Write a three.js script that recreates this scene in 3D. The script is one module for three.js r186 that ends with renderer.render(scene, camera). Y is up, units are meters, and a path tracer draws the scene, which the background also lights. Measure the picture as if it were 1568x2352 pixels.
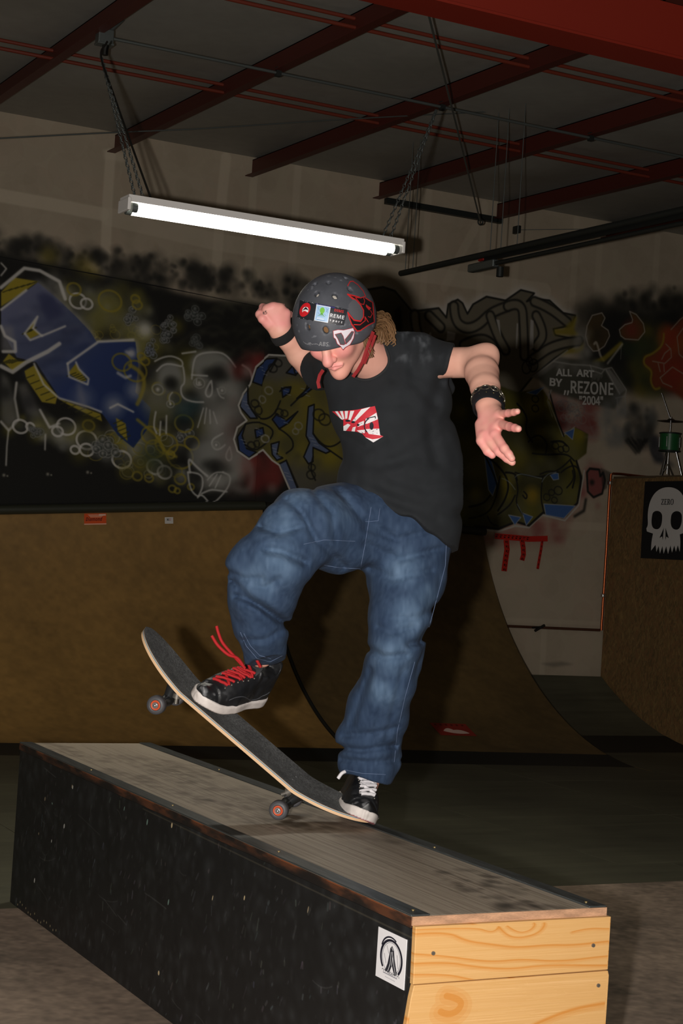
import * as THREE from 'three';
import { RoundedBoxGeometry } from 'three/addons/geometries/RoundedBoxGeometry.js';
import { mergeGeometries, mergeVertices } from 'three/addons/utils/BufferGeometryUtils.js';
import { RectAreaLightUniformsLib } from 'three/addons/lights/RectAreaLightUniformsLib.js';
RectAreaLightUniformsLib.init();

// ---------------------------------------------------------------- camera, light, exposure
const scene = new THREE.Scene();
scene.background = new THREE.Color(0x000000);
const V = (x, y, z) => new THREE.Vector3(x, y, z);
const FOCAL = 3864.4, YAW = 0.47624, PITCH = 0.02549, ROLL = 0.06335;      // focal length in pixels of the 1568 x 2352 frame
const EYE = V(0, 1.3, 0);
const camera = new THREE.PerspectiveCamera(2 * Math.atan(1176 / FOCAL) * 180 / Math.PI, 1568 / 2352, 0.05, 60);
const FWD = V(Math.sin(YAW) * Math.cos(PITCH), Math.sin(PITCH), -Math.cos(YAW) * Math.cos(PITCH));
const R0 = V(Math.cos(YAW), 0, Math.sin(YAW)), U0 = new THREE.Vector3().crossVectors(R0, FWD);
const RIGHT = R0.clone().multiplyScalar(Math.cos(ROLL)).addScaledVector(U0, Math.sin(ROLL));
const UP = U0.clone().multiplyScalar(Math.cos(ROLL)).addScaledVector(R0, -Math.sin(ROLL));
camera.position.copy(EYE);
camera.up.copy(UP);
camera.lookAt(EYE.clone().add(FWD));
const renderer = new THREE.WebGLRenderer();
renderer.toneMapping = THREE.LinearToneMapping;
renderer.toneMappingExposure = 1.0;
renderer.shadowMap.enabled = true;

// the flash of the camera, held upright: it sits to the left of the lens
const flash = new THREE.SpotLight(0xfff8f2, 62, 0, 0.75, 0.6, 2);
flash.position.copy(EYE).addScaledVector(RIGHT, -0.165).addScaledVector(UP, -0.012);
flash.target.position.copy(flash.position).add(FWD);
flash.castShadow = true; flash.shadow.mapSize.set(2048, 2048); flash.shadow.radius = 1.2;
scene.add(flash, flash.target);
const LAMP_POWER = 42;                                                    // the fluorescent battens (builder below)

// ---------------------------------------------------------------- helpers: measured positions
const ray = (px, py) => FWD.clone().addScaledVector(RIGHT, (px - 784) / FOCAL).addScaledVector(UP, -(py - 1176) / FOCAL);
const at = (px, py, depth) => EYE.clone().addScaledVector(ray(px, py), depth);
const onZ = (px, py, z) => { const d = ray(px, py); return EYE.clone().addScaledVector(d, z / d.z); };
const onX = (px, py, x) => { const d = ray(px, py); return EYE.clone().addScaledVector(d, x / d.x); };
const onY = (px, py, y) => { const d = ray(px, py); return EYE.clone().addScaledVector(d, (y - EYE.y) / d.y); };

// ---------------------------------------------------------------- helpers: objects
const names = new Map();
const numbered = (n) => { const k = names.get(n) || 0; names.set(n, k + 1); return k ? n + '_' + String(k).padStart(3, '0') : n; };
function tag(o, label, category, group) { o.userData.label = label; o.userData.category = category; if (group) o.userData.group = group; return o; }
function thing(name, label, category, pos, group) { const o = new THREE.Group(); o.name = numbered(name); if (pos) o.position.copy(pos); scene.add(o); return tag(o, label, category, group); }
function part(parent, name, geo, mat, label) { const m = new THREE.Mesh(geo, mat); m.name = name; parent.add(m); if (label) m.userData.label = label; return m; }
function solo(name, geo, mat, label, category, group) { const m = new THREE.Mesh(geo, mat); m.name = numbered(name); scene.add(m); return tag(m, label, category, group); }
function struct(name, geo, mat) { const m = new THREE.Mesh(geo, mat); m.name = name; m.userData.kind = 'structure'; scene.add(m); return m; }
// a box between two corners, uv in metres
function boxGeo(x0, y0, z0, x1, y1, z1) {
  const g = new THREE.BoxGeometry(Math.abs(x1 - x0), Math.abs(y1 - y0), Math.abs(z1 - z0)); g.translate((x0 + x1) / 2, (y0 + y1) / 2, (z0 + z1) / 2);
  return metreUV(g);
}
function metreUV(g) {
  if (g.index) g = g.toNonIndexed();
  const p = g.attributes.position, n = g.attributes.normal, uv = new Float32Array(p.count * 2);
  for (let i = 0; i < p.count; i++) {
    const ax = Math.abs(n.getX(i)), ay = Math.abs(n.getY(i)), az = Math.abs(n.getZ(i));
    if (ay >= ax && ay >= az) { uv[2 * i] = p.getX(i); uv[2 * i + 1] = p.getZ(i); } else if (ax >= az) { uv[2 * i] = p.getZ(i); uv[2 * i + 1] = p.getY(i); } else { uv[2 * i] = p.getX(i); uv[2 * i + 1] = p.getY(i); }
  }
  g.setAttribute('uv', new THREE.BufferAttribute(uv, 2)); return g;
}
const rbox = (w, h, d, r = 0.004, seg = 2) => new RoundedBoxGeometry(w, h, d, seg, r);
function tube(pts, r, seg = 8, tubular, closed = false) { const c = new THREE.CatmullRomCurve3(pts, closed, 'catmullrom', 0.5); return new THREE.TubeGeometry(c, tubular || Math.max(4, pts.length * 6), r, seg, closed); }
function rod(a, b, r, seg = 8, r2 = r) {
  const d = b.clone().sub(a), L = d.length(), g = new THREE.CylinderGeometry(r2, r, L, seg); g.translate(0, L / 2, 0);
  g.applyQuaternion(new THREE.Quaternion().setFromUnitVectors(V(0, 1, 0), d.normalize())); g.translate(a.x, a.y, a.z); return g;
}
const merge = (list) => mergeGeometries(list.map((g) => { const k = g.index ? g.toNonIndexed() : g; for (const a of Object.keys(k.attributes)) if (!['position', 'normal', 'uv'].includes(a)) k.deleteAttribute(a); if (!k.attributes.uv) k.setAttribute('uv', new THREE.BufferAttribute(new Float32Array(k.attributes.position.count * 2), 2)); return k; }));
function rng(seed) { let s = seed >>> 0; return () => { s = (s + 0x6d2b79f5) | 0; let t = Math.imul(s ^ (s >>> 15), 1 | s); t = (t + Math.imul(t ^ (t >>> 7), 61 | t)) ^ t; return ((t ^ (t >>> 14)) >>> 0) / 4294967296; }; }
const lerp = (a, b, t) => a + (b - a) * t, clamp = (x, a = 0, b = 1) => Math.min(b, Math.max(a, x)), smooth = (a, b, x) => { const t = clamp((x - a) / (b - a)); return t * t * (3 - 2 * t); };

// value noise, 2-D tileable and 3-D
const hash3 = (x, y, z) => { let h = Math.imul(x, 374761393) ^ Math.imul(y, 668265263) ^ Math.imul(z, 2147483647 ^ 1274126177); h = Math.imul(h ^ (h >>> 13), 1274126177); h ^= h >>> 16; return (h >>> 0) / 4294967296; };
function noise3(x, y, z) {
  const i = Math.floor(x), j = Math.floor(y), k = Math.floor(z); let u = x - i, v = y - j, w = z - k; u = u * u * (3 - 2 * u); v = v * v * (3 - 2 * v); w = w * w * (3 - 2 * w);
  const l = (a, b, t) => a + (b - a) * t;
  return l(l(l(hash3(i, j, k), hash3(i + 1, j, k), u), l(hash3(i, j + 1, k), hash3(i + 1, j + 1, k), u), v), l(l(hash3(i, j, k + 1), hash3(i + 1, j, k + 1), u), l(hash3(i, j + 1, k + 1), hash3(i + 1, j + 1, k + 1), u), v), w);
}
const fbm3 = (x, y, z, o = 3) => { let s = 0, a = 0.5, t = 0; for (let i = 0; i < o; i++) { s += a * noise3(x, y, z); t += a; a *= 0.5; x *= 2.03; y *= 2.03; z *= 2.03; } return s / t; };
function tnoise(x, y, px, py, seed) {                                     // tileable with integer periods
  const i = Math.floor(x), j = Math.floor(y); let u = x - i, v = y - j; u = u * u * (3 - 2 * u); v = v * v * (3 - 2 * v);
  const m = (a, n) => ((a % n) + n) % n, i0 = m(i, px), i1 = m(i + 1, px), j0 = m(j, py), j1 = m(j + 1, py);
  return lerp(lerp(hash3(i0, j0, seed), hash3(i1, j0, seed), u), lerp(hash3(i0, j1, seed), hash3(i1, j1, seed), u), v);
}
const tfbm = (u, v, fx, fy, o, seed) => { let s = 0, a = 0.5, t = 0; for (let i = 0; i < o; i++) { s += a * tnoise(u * fx, v * fy, fx, fy, seed + i); t += a; a *= 0.55; fx *= 2; fy *= 2; } return s / t; };

// ---------------------------------------------------------------- helpers: materials
function dataTex(w, h, fn, srgb = true) {
  const d = new Uint8Array(w * h * 4); for (let y = 0; y < h; y++) for (let x = 0; x < w; x++) { const c = fn(x / w, y / h), o = (y * w + x) * 4; d[o] = clamp(c[0], 0, 255); d[o + 1] = clamp(c[1], 0, 255); d[o + 2] = clamp(c[2], 0, 255); d[o + 3] = 255; }
  const t = new THREE.DataTexture(d, w, h); t.magFilter = THREE.LinearFilter; t.minFilter = THREE.LinearMipmapLinearFilter; t.wrapS = t.wrapT = THREE.RepeatWrapping; if (srgb) t.colorSpace = THREE.SRGBColorSpace; t.needsUpdate = true; return t;
}
function canvasTex(w, h, draw, wrap = false) {
  const c = document.createElement('canvas'); c.width = w; c.height = h; const g = c.getContext('2d'); draw(g, w, h);
  const t = new THREE.CanvasTexture(c); t.colorSpace = THREE.SRGBColorSpace; if (wrap) t.wrapS = t.wrapT = THREE.RepeatWrapping; return t;
}
const rep = (t, sx, sy = sx) => { const k = t.clone(); k.wrapS = k.wrapT = THREE.RepeatWrapping; k.repeat.set(1 / sx, 1 / sy); k.needsUpdate = true; return k; };
const std = (color, roughness = 0.8, extra = {}) => new THREE.MeshStandardMaterial({ color, roughness, ...extra });
const phys = (p) => new THREE.MeshPhysicalMaterial(p);
const mottled = (base, amp, fx, seed, w = 512) => dataTex(w, w, (u, v) => { const n = tfbm(u, v, fx, fx, 5, seed) - 0.5, k = tfbm(u, v, fx * 12, fx * 12, 2, seed + 9) - 0.5, f = 1 + n * amp + k * amp * 0.5; return [base[0] * f, base[1] * f, base[2] * f]; });

const M = {
  concrete: std(0xffffff, 0.85, { map: rep(dataTex(1024, 1024, (u, v) => { const n = tfbm(u, v, 5, 5, 6, 3), k = tfbm(u, v, 90, 90, 2, 8), st = smooth(0.56, 0.72, tfbm(u, v, 7, 9, 4, 21)); const f = 0.72 + n * 0.4 + (k - 0.5) * 0.3 - st * 0.14; return [160 * f, 140 * f, 121 * f]; }), 2.4) }),
  masonite: std(0xffffff, 0.62, { map: rep(dataTex(512, 512, (u, v) => { const n = tfbm(u, v, 4, 3, 5, 31), s = tfbm(u, v, 6, 60, 3, 33), f = 0.75 + n * 0.35 + (s - 0.5) * 0.2; return [92 * f, 91 * f, 73 * f]; }), 2.2) }),
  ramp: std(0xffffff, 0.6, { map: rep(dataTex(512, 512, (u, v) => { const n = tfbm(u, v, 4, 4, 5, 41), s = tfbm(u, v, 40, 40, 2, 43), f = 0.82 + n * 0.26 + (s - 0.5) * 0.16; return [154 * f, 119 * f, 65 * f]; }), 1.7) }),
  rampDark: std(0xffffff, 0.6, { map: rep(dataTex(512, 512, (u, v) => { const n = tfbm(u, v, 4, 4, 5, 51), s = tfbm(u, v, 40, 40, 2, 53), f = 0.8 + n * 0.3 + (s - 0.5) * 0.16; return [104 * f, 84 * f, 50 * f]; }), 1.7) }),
  blackSteel: std(0x1b1d1b, 0.6, { metalness: 0.2 }),
  blackPaint: std(0x17181a, 0.6),
  redSteel: std(0x501c13, 0.5),
  redGirder: std(0x8a2413, 0.55),
  redPipe: std(0x6c2a1a, 0.5),
  galv: std(0x6f7674, 0.42, { metalness: 0.65 }),
  darkMetal: std(0x2c302e, 0.5, { metalness: 0.4 }),
  chrome: std(0xd0d2d4, 0.2, { metalness: 1 }),
  copper: std(0xb0603a, 0.3, { metalness: 0.9 }),
  whitePaint: std(0xd8d6d2, 0.5),
  cord: std(0x14140f, 0.6),
  blackRubber: std(0x151516, 0.75),
  ceilingSheet: std(0xffffff, 0.55, { map: rep(mottled([150, 149, 142], 0.12, 4, 61), 3) }),
  plainDrywall: std(0xffffff, 0.9, { map: rep(mottled([176, 163, 138], 0.1, 3, 71), 2.4) }),
  screw: std(0x8c8880, 0.4, { metalness: 0.7 }),
};
// ================================================================ the building
const ZW = -11.2, ROOF = (z) => 4.13 - 0.02 * (z - ZW);                    // back wall plane, underside of the roof
const X_LEFT = -5, X_RIGHT = 13, Z_FRONT = 6;
const floor = struct('floor', boxGeo(X_LEFT, -0.15, ZW - 0.2, X_RIGHT, 0, Z_FRONT), M.concrete);
// hardboard sheets laid over the slab behind the grind box, each its own piece
{
  const g = boxGeo(-0.608, 0, -0.608, 0.608, 0.009, 0.608);
  const zs = [-6.66, -7.878, -9.096, -10.314];
  for (let i = -2; i < 9; i++) for (let j = 0; j < zs.length; j++) {
    const m = part(floor, 'floor_sheet', g, M.masonite); m.position.set(0.35 + i * 1.22, 0.0005, zs[j]); m.rotation.y = (hash3(i, j, 5) - 0.5) * 0.003; m.rotation.y += Math.PI * (hash3(i, j, 6) > 0.5 ? 1 : 0);
  }
  // thin bevelled threshold plates along the front edge of the sheets
  for (let i = 0; i < 8; i++) {
    const s = new THREE.Shape([[0, 0], [0.33, 0.009], [0.33, 0], [0, 0]].map(([a, b]) => new THREE.Vector2(a, b)));
    const b = new THREE.ExtrudeGeometry(s, { depth: 1.214, bevelEnabled: false }); b.rotateY(Math.PI / 2);
    const m = part(floor, 'threshold_plate', metreUV(b), M.masonite); m.position.set(-1.2 + i * 1.22, 0.0005, -5.72);
  }
}

// ---- the painted back wall
const WX0 = 2.2, WX1 = 9.4, WY1 = 4.2, CW = 2048, CH = Math.round(2048 * WY1 / (WX1 - WX0));
const G2 = (px, py) => { const p = onZ(px, py, ZW); return [(p.x - WX0) / (WX1 - WX0) * CW, (WY1 - p.y) / WY1 * CH]; };
const wallTexture = canvasTex(CW, CH, (g) => paintWall(g));
const wallMat = std(0xffffff, 0.85, { map: wallTexture });
function wallUV(g) { g = g.index ? g.toNonIndexed() : g; const p = g.attributes.position, uv = new Float32Array(p.count * 2); for (let i = 0; i < p.count; i++) { uv[2 * i] = (p.getX(i) - WX0) / (WX1 - WX0); uv[2 * i + 1] = p.getY(i) / WY1; } g.setAttribute('uv', new THREE.BufferAttribute(uv, 2)); return g; }
struct('wall_back', wallUV(new THREE.BoxGeometry(WX1 - WX0, WY1, 0.15).translate((WX0 + WX1) / 2, WY1 / 2, ZW - 0.075)), wallMat);
struct('wall_back_left', boxGeo(X_LEFT, 0, ZW - 0.15, WX0, WY1, ZW), M.plainDrywall);
struct('wall_back_right', boxGeo(WX1, 0, ZW - 0.15, X_RIGHT, WY1, ZW), M.plainDrywall);
struct('wall_left', boxGeo(X_LEFT - 0.15, 0, ZW - 0.15, X_LEFT, 4.2, Z_FRONT), M.plainDrywall);
struct('wall_right', boxGeo(X_RIGHT, 0, ZW - 0.15, X_RIGHT + 0.15, 4.2, Z_FRONT), M.plainDrywall);
struct('wall_front', boxGeo(X_LEFT - 0.15, 0, Z_FRONT, X_RIGHT + 0.15, 4.2, Z_FRONT + 0.15), M.plainDrywall);
// ---- roof: sagging vinyl sheet between the purlins
const PURLIN_X = (k) => 3.815 + 1.055 * k;
{
  const nx = 170, nz = 90, pos = [], uv = [], idx = [], z0 = ZW - 0.15, z1 = Z_FRONT + 0.15, x0 = X_LEFT - 0.15, x1 = X_RIGHT + 0.15;
  for (let j = 0; j <= nz; j++) for (let i = 0; i <= nx; i++) {
    const x = lerp(x0, x1, i / nx), z = lerp(z0, z1, j / nz), t = (((x - 3.815) / 1.055) % 1 + 1) % 1, sag = Math.sin(Math.PI * t), wr = (noise3(x * 2.2, z * 0.9, 4) - 0.5) * 0.03 + Math.pow(noise3(x * 1.1, z * 3.1, 9), 4) * 0.03;
    pos.push(x, ROOF(z) + 0.02 - sag * 0.018 * smooth(0, 1.2, z - ZW) - wr * sag * smooth(0, 1.5, z - ZW), z); uv.push(x, z);
  }
  for (let j = 0; j < nz; j++) for (let i = 0; i < nx; i++) { const a = j * (nx + 1) + i, b = a + 1, c = a + nx + 1, d = c + 1; idx.push(a, b, c, b, d, c); }
  const n0 = pos.length / 3; for (let k = 0; k < n0; k++) { pos.push(pos[3 * k], pos[3 * k + 1] + 0.12, pos[3 * k + 2]); uv.push(uv[2 * k], uv[2 * k + 1]); }
  const m0 = idx.length; for (let k = 0; k < m0; k += 3) idx.push(idx[k] + n0, idx[k + 2] + n0, idx[k + 1] + n0);
  const g = new THREE.BufferGeometry(); g.setAttribute('position', new THREE.Float32BufferAttribute(pos, 3)); g.setAttribute('uv', new THREE.Float32BufferAttribute(uv, 2)); g.setIndex(idx); g.computeVertexNormals();
  struct('ceiling', g, M.ceilingSheet);
}
// ---- dark red purlins (Z-section: web and two flanges), one by one
{
  const ord = ['leftmost', 'second', 'third', 'fourth', 'fifth', 'sixth'];
  for (let k = -2; k <= 5; k++) {
    const x = PURLIN_X(k), zA = ZW + 0.005, zB = Z_FRONT - 0.1, t = thing('roof_purlin', '', 'roof beam', null, 'dark red roof purlins');
    const lean = (y) => (z) => ROOF(z) + y;
    const slab = (xa, xb, ya, yb) => { const g = new THREE.BoxGeometry(xb - xa, 1, 1); const p = g.attributes.position; for (let i = 0; i < p.count; i++) { const z = p.getZ(i) > 0 ? zB : zA; p.setXYZ(i, p.getX(i) + (xa + xb) / 2, lean(p.getY(i) > 0 ? yb : ya)(z), z); } g.computeVertexNormals(); return metreUV(g); };
    part(t, 'web', slab(x - 0.004, x + 0.004, -0.122, 0.0), M.redSteel); part(t, 'bottom_flange', slab(x - 0.055, x + 0.004, -0.128, -0.122), M.redSteel); part(t, 'top_flange', slab(x - 0.004, x + 0.055, -0.006, 0.0), M.redSteel);
    t.userData.label = k === -1 ? 'dark red roof purlin crossing the top left corner by the junction box' : k < -1 ? 'dark red roof purlin beyond the left edge of the picture' : k === 0 ? 'dark red roof purlin ending on the wall above the left end of the lamp' : k === 1 ? 'dark red roof purlin ending on the wall right of the wide joint stripes' : k === 2 ? 'dark red roof purlin ending where the dark wall bar begins' : k === 3 ? 'dark red roof purlin ending where the dark wall bar stops' : k === 4 ? 'dark red roof purlin half hidden behind the black door track' : 'dark red roof purlin farthest to the right';
  }
}
// ---- the big girder at the upper right
{
  const yb = 3.62;
  const p = onY(1300, 66, yb);                                            // a point of its lower edge
  const zc = p.z, t = thing('roof_girder', 'deep red main roof girder across the upper right corner', 'roof girder', null);
  part(t, 'web', boxGeo(X_LEFT, yb, zc - 0.1 - 0.006, X_RIGHT, ROOF(zc) - 0.14, zc - 0.1 + 0.006), M.redGirder);
  part(t, 'bottom_flange', boxGeo(X_LEFT, yb - 0.012, zc - 0.2, X_RIGHT, yb, zc), M.redGirder);
  for (let k = 0; k < 6; k++) part(t, 'stiffener', boxGeo(3.05 + k * 2.11 - 0.005 - 4.2, yb, zc - 0.09, 3.05 + k * 2.11 + 0.005 - 4.2, ROOF(zc) - 0.14, zc - 0.01), M.redGirder);
}
// ---- bridging pipes in pairs, conduit, wires
{
  const pair = (px, py, z, drop, lab) => {
    for (let s = 0; s < 2; s++) { const y = ROOF(z) - drop - s * 0.05, zz = z + s * 0.012; solo('bridging_pipe', rod(V(X_LEFT + 0.2, y, zz), V(X_RIGHT - 0.2, y, zz), 0.011, 8), M.redPipe, (s ? 'lower' : 'upper') + ' thin red pipe of the pair ' + lab, 'pipe', 'red bridging pipes'); }
  };
  const findZ = (px, py, drop) => { let z = -8; for (let i = 0; i < 60; i++) { const y = ROOF(z) - drop; z = onY(px, py, y).z; } return z; };
  pair(0, 0, findZ(330, 158, 0.03), 0.03, 'running above the hanging lamp');
  pair(0, 0, findZ(900, 62, 0.03), 0.03, 'crossing near the main girder');
  const yc = (z) => ROOF(z) - 0.14, zc = (() => { let z = -8; for (let i = 0; i < 60; i++) z = onY(650, 170, yc(z)).z; return z; })();
  const c = thing('electrical_conduit', 'thin grey metal conduit running under the purlins from the junction box', 'conduit', null);
  const x0 = onZ(240, 88, zc).x; part(c, 'tube', rod(V(x0 + 0.046, yc(zc), zc), V(X_RIGHT - 0.3, yc(zc), zc), 0.009, 8), M.galv);
  for (let k = 0; k < 5; k++) { const g = new THREE.BoxGeometry(0.03, 0.05, 0.03); const m = part(c, 'clip', g, M.darkMetal); m.position.set(PURLIN_X(k) - 0.03, yc(zc) + 0.005, zc); }
  // junction box with plug
  const jb = thing('junction_box', 'small galvanised junction box with a black plug under the left purlin', 'junction box', V(x0, yc(zc), zc));
  part(jb, 'box_body', rbox(0.085, 0.075, 0.06, 0.006), M.galv); { const l = part(jb, 'cover_plate', rbox(0.09, 0.012, 0.066, 0.003), M.galv); l.position.y = -0.04; }
  { const l = part(jb, 'conduit_elbow', rod(V(0.02, 0.03, 0), V(0.1, 0.12, -0.02), 0.012), M.galv); }
  { const l = part(jb, 'plug', new THREE.CylinderGeometry(0.018, 0.016, 0.05, 12), M.cord); l.position.set(0.008, -0.07, 0); }
  // slack wire across the room
  const wy = -8.6, a = onZ(-60, 321, wy), b = onZ(900, 268, wy - 0.2), d = onZ(1640, 232, wy - 0.4);
  const ext = (p, q, x) => p.clone().lerp(q, (x - p.x) / (q.x - p.x)); solo('slack_wire', tube([ext(a, b, X_LEFT + 0.05), a, onZ(420, 298, wy - 0.1), b, d, ext(b, d, X_RIGHT - 0.05)], 0.004, 6, 60), M.galv, 'thin steel wire stretched across the room below the roof', 'wire');
  // hanging rod, dark bar fixed on the wall
  const r1 = onZ(975, -2, -6.4), r2 = onZ(1103, 510, -10.2);
  { const t = thing('hanging_rod', 'thin dark rod hanging slantwise down from the roof', 'rod', null); part(t, 'shaft', rod(r1, r2, 0.0055, 8), M.galv); const e = part(t, 'end_hook', new THREE.TorusGeometry(0.02, 0.006, 6, 12), M.darkMetal); e.position.copy(r2); }
  const b1 = onZ(886, 461, ZW + 0.03), b2 = onZ(1152, 504, ZW + 0.03);
  solo('wall_bar', boxGeo(b1.x, b1.y - 0.022, ZW + 0.003, b2.x, b1.y + 0.022, ZW + 0.05), M.darkMetal, 'short dark steel bar high on the wall between two purlins', 'bar');
  const w1 = onZ(1186, 528, ZW + 0.04), w2 = onZ(1376, 526, ZW + 0.3);
  { const t = thing('wall_eyelet_wire', 'thin wire tied to an eyelet on the wall beside the track', 'wire', null); part(t, 'strand', rod(w1, w2, 0.003, 6), M.galv); const e = part(t, 'eyelet', rbox(0.03, 0.06, 0.08, 0.005), M.darkMetal); e.position.copy(w1); e.position.z = ZW + 0.042; }
}
// ---- black door track hanging at the right
{
  const t = thing('door_track', 'black steel door track hung on thin rods under the roof', 'door track', null);
  const X = onZ(920, 628, -9.9).x, A = onX(920, 628, X), B = onX(1700, 452, X);
  const y = A.y; const za = A.z, zb = za + 5.2, rise = (B.y - A.y) / (B.z - A.z);
  const Y = (z) => y + rise * (z - za);
  part(t, 'upper_rail', rod(V(X, Y(za), za), V(X, Y(zb), zb), 0.02, 10), M.darkMetal);
  part(t, 'web_plate', (() => { const g = new THREE.BoxGeometry(0.006, 0.05, 1); const p = g.attributes.position; for (let i = 0; i < p.count; i++) { const z = p.getZ(i) > 0 ? zb : za + 1.0; p.setXYZ(i, X + 0.03 + p.getX(i), Y(z) - 0.01 + p.getY(i), z); } g.computeVertexNormals(); return g; })(), M.blackSteel);
  part(t, 'lower_rail', rod(V(X + 0.03, Y(za + 1.1) - 0.06, za + 1.1), V(X + 0.03, Y(zb) - 0.06, zb), 0.014, 8), M.darkMetal);
  { const h = part(t, 'trolley', rbox(0.05, 0.05, 0.3, 0.01), M.galv); h.position.set(X + 0.03, Y(za + 1.1) - 0.06, za + 1.0); const k = part(t, 'roller', new THREE.CylinderGeometry(0.022, 0.022, 0.06, 12), M.darkMetal); k.position.set(X + 0.03, Y(za + 1.2) - 0.12, za + 1.2); const s = part(t, 'red_lever', rbox(0.02, 0.015, 0.06, 0.004), std(0x9c1c14, 0.5)); s.position.set(X + 0.03, Y(za + 0.98) - 0.02, za + 0.98); }
  for (const dz of [0.06, 0.16, 1.12, 1.24, 1.42]) part(t, 'hanger_rod', rod(V(X, Y(za + dz), za + dz), V(X, ROOF(za + dz) + 0.0, za + dz), 0.0028, 6), M.galv);
}
// ---- fluorescent battens (the one in view and the ones of the same kind behind the camera)
const tubeGlow = std(0xffffff, 0.4, { emissive: new THREE.Color(1, 0.97, 0.86), emissiveIntensity: 7 });
function batten(center, label, chains) {
  const t = thing('fluorescent_lamp', label, 'lamp', center, 'hanging fluorescent lamps'), L = 1.22;
  part(t, 'housing', (() => { const s = new THREE.Shape(); s.moveTo(-0.055, 0); s.lineTo(-0.05, 0.028); s.lineTo(0.05, 0.028); s.lineTo(0.055, 0); s.lineTo(0.03, 0.006); s.lineTo(-0.03, 0.006); s.closePath(); const g = new THREE.ExtrudeGeometry(s, { depth: L, bevelEnabled: false }); g.rotateY(Math.PI / 2); g.translate(-L / 2, 0, 0); return g; })(), M.whitePaint);
  for (const s of [-1, 1]) {
    const b = part(t, 'tube', new THREE.CylinderGeometry(0.0185, 0.0185, L - 0.06, 16).rotateZ(Math.PI / 2), tubeGlow); b.position.set(0, -0.018, s * 0.032);
    for (const e of [-1, 1]) { const c = part(b, 'tube_cap', new THREE.CylinderGeometry(0.0188, 0.0188, 0.022, 16).rotateZ(Math.PI / 2), M.galv); c.position.set(e * (L / 2 - 0.03), 0, 0); }
  }
  for (const e of [-1, 1]) { const c = part(t, 'end_holder', rbox(0.014, 0.05, 0.115, 0.004), M.whitePaint); c.position.set(e * (L / 2 - 0.002), -0.008, 0); }
  for (const c of chains) part(t, c[0], c[1], c[2]);
  const light = new THREE.RectAreaLight(new THREE.Color(1, 0.95, 0.82), LAMP_POWER, L - 0.08, 0.09); light.position.set(0, -0.042, 0); light.rotation.x = -Math.PI / 2; t.add(light);
  return t;
}
function chainGeo(a, b, r = 0.0028) {                                      // twisted link chain
  const n = Math.max(4, Math.round(a.distanceTo(b) / 0.03)), list = [], d = b.clone().sub(a), q = new THREE.Quaternion().setFromUnitVectors(V(0, 1, 0), d.clone().normalize());
  for (let i = 0; i < n; i++) { const l = new THREE.TorusGeometry(0.0085, r, 4, 8); l.scale(0.8, 1.55, 1); l.rotateY(i % 2 ? Math.PI / 2 : 0); l.applyQuaternion(q); const p = a.clone().addScaledVector(d, (i + 0.5) / n); l.translate(p.x, p.y, p.z); list.push(l); }
  return merge(list);
}
{
  const z = -6.2, A = onZ(292, 460, z), B = onZ(908, 574, z), c = A.clone().add(B).multiplyScalar(0.5);
  const top = at(236, 118, 9.3), yT = 3.9;
  const loc = (v) => v.clone().sub(c), topL = onZ(232, 130, z - 0.9), topR = onZ(1002, 252, z - 0.6);
  const La = V(-0.55, 0.028, 0.04), Lb = V(-0.55, 0.028, -0.04), Ra = V(0.55, 0.028, 0.04), Rb = V(0.55, 0.028, -0.04);
  const kL = loc(topL), kR = loc(topR), mid = (p, q, t) => p.clone().lerp(q, t);
  batten(c, 'lit two-tube fluorescent lamp hanging on chains below the roof', [
    ['hanging_chain', merge([chainGeo(La, mid(La, kL, 0.45)), chainGeo(mid(La, kL, 0.45), kL)]), M.galv], ['hanging_chain', chainGeo(Lb, kL), M.galv], ['hanging_chain', chainGeo(Ra, kR), M.galv], ['hanging_chain', chainGeo(Rb, kR), M.galv],
    ['power_cord', tube([V(-0.5, 0.03, 0), mid(La, kL, 0.3).add(V(0.02, 0, 0)), mid(La, kL, 0.7).add(V(0.006, 0, 0)), kL, loc(onZ(246, 96, z - 1.2))], 0.005, 6, 60), M.cord]]);
  const hang = (x, zz, y) => { const C = V(x, y, zz), t = ROOF(zz) - 0.1 - y; return [C, [['hanging_chain', chainGeo(V(-0.55, 0.028, 0), V(-0.55, t, 0)), M.galv], ['hanging_chain', chainGeo(V(0.55, 0.028, 0), V(0.55, t, 0)), M.galv]]]; };
  const more = [[-2.6, -6.2, 'fluorescent lamp left of the picture, level with the visible lamp'], [-2.6, -1.2, 'fluorescent lamp left of the camera'], [2.9, 0.6, 'fluorescent lamp over the space behind the grind box'], [8.6, 1.2, 'fluorescent lamp to the right behind the camera']];
  for (const [x, zz, lab] of more) { const [C, ch] = hang(x, zz, c.y); batten(C, lab, ch); }
}
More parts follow.
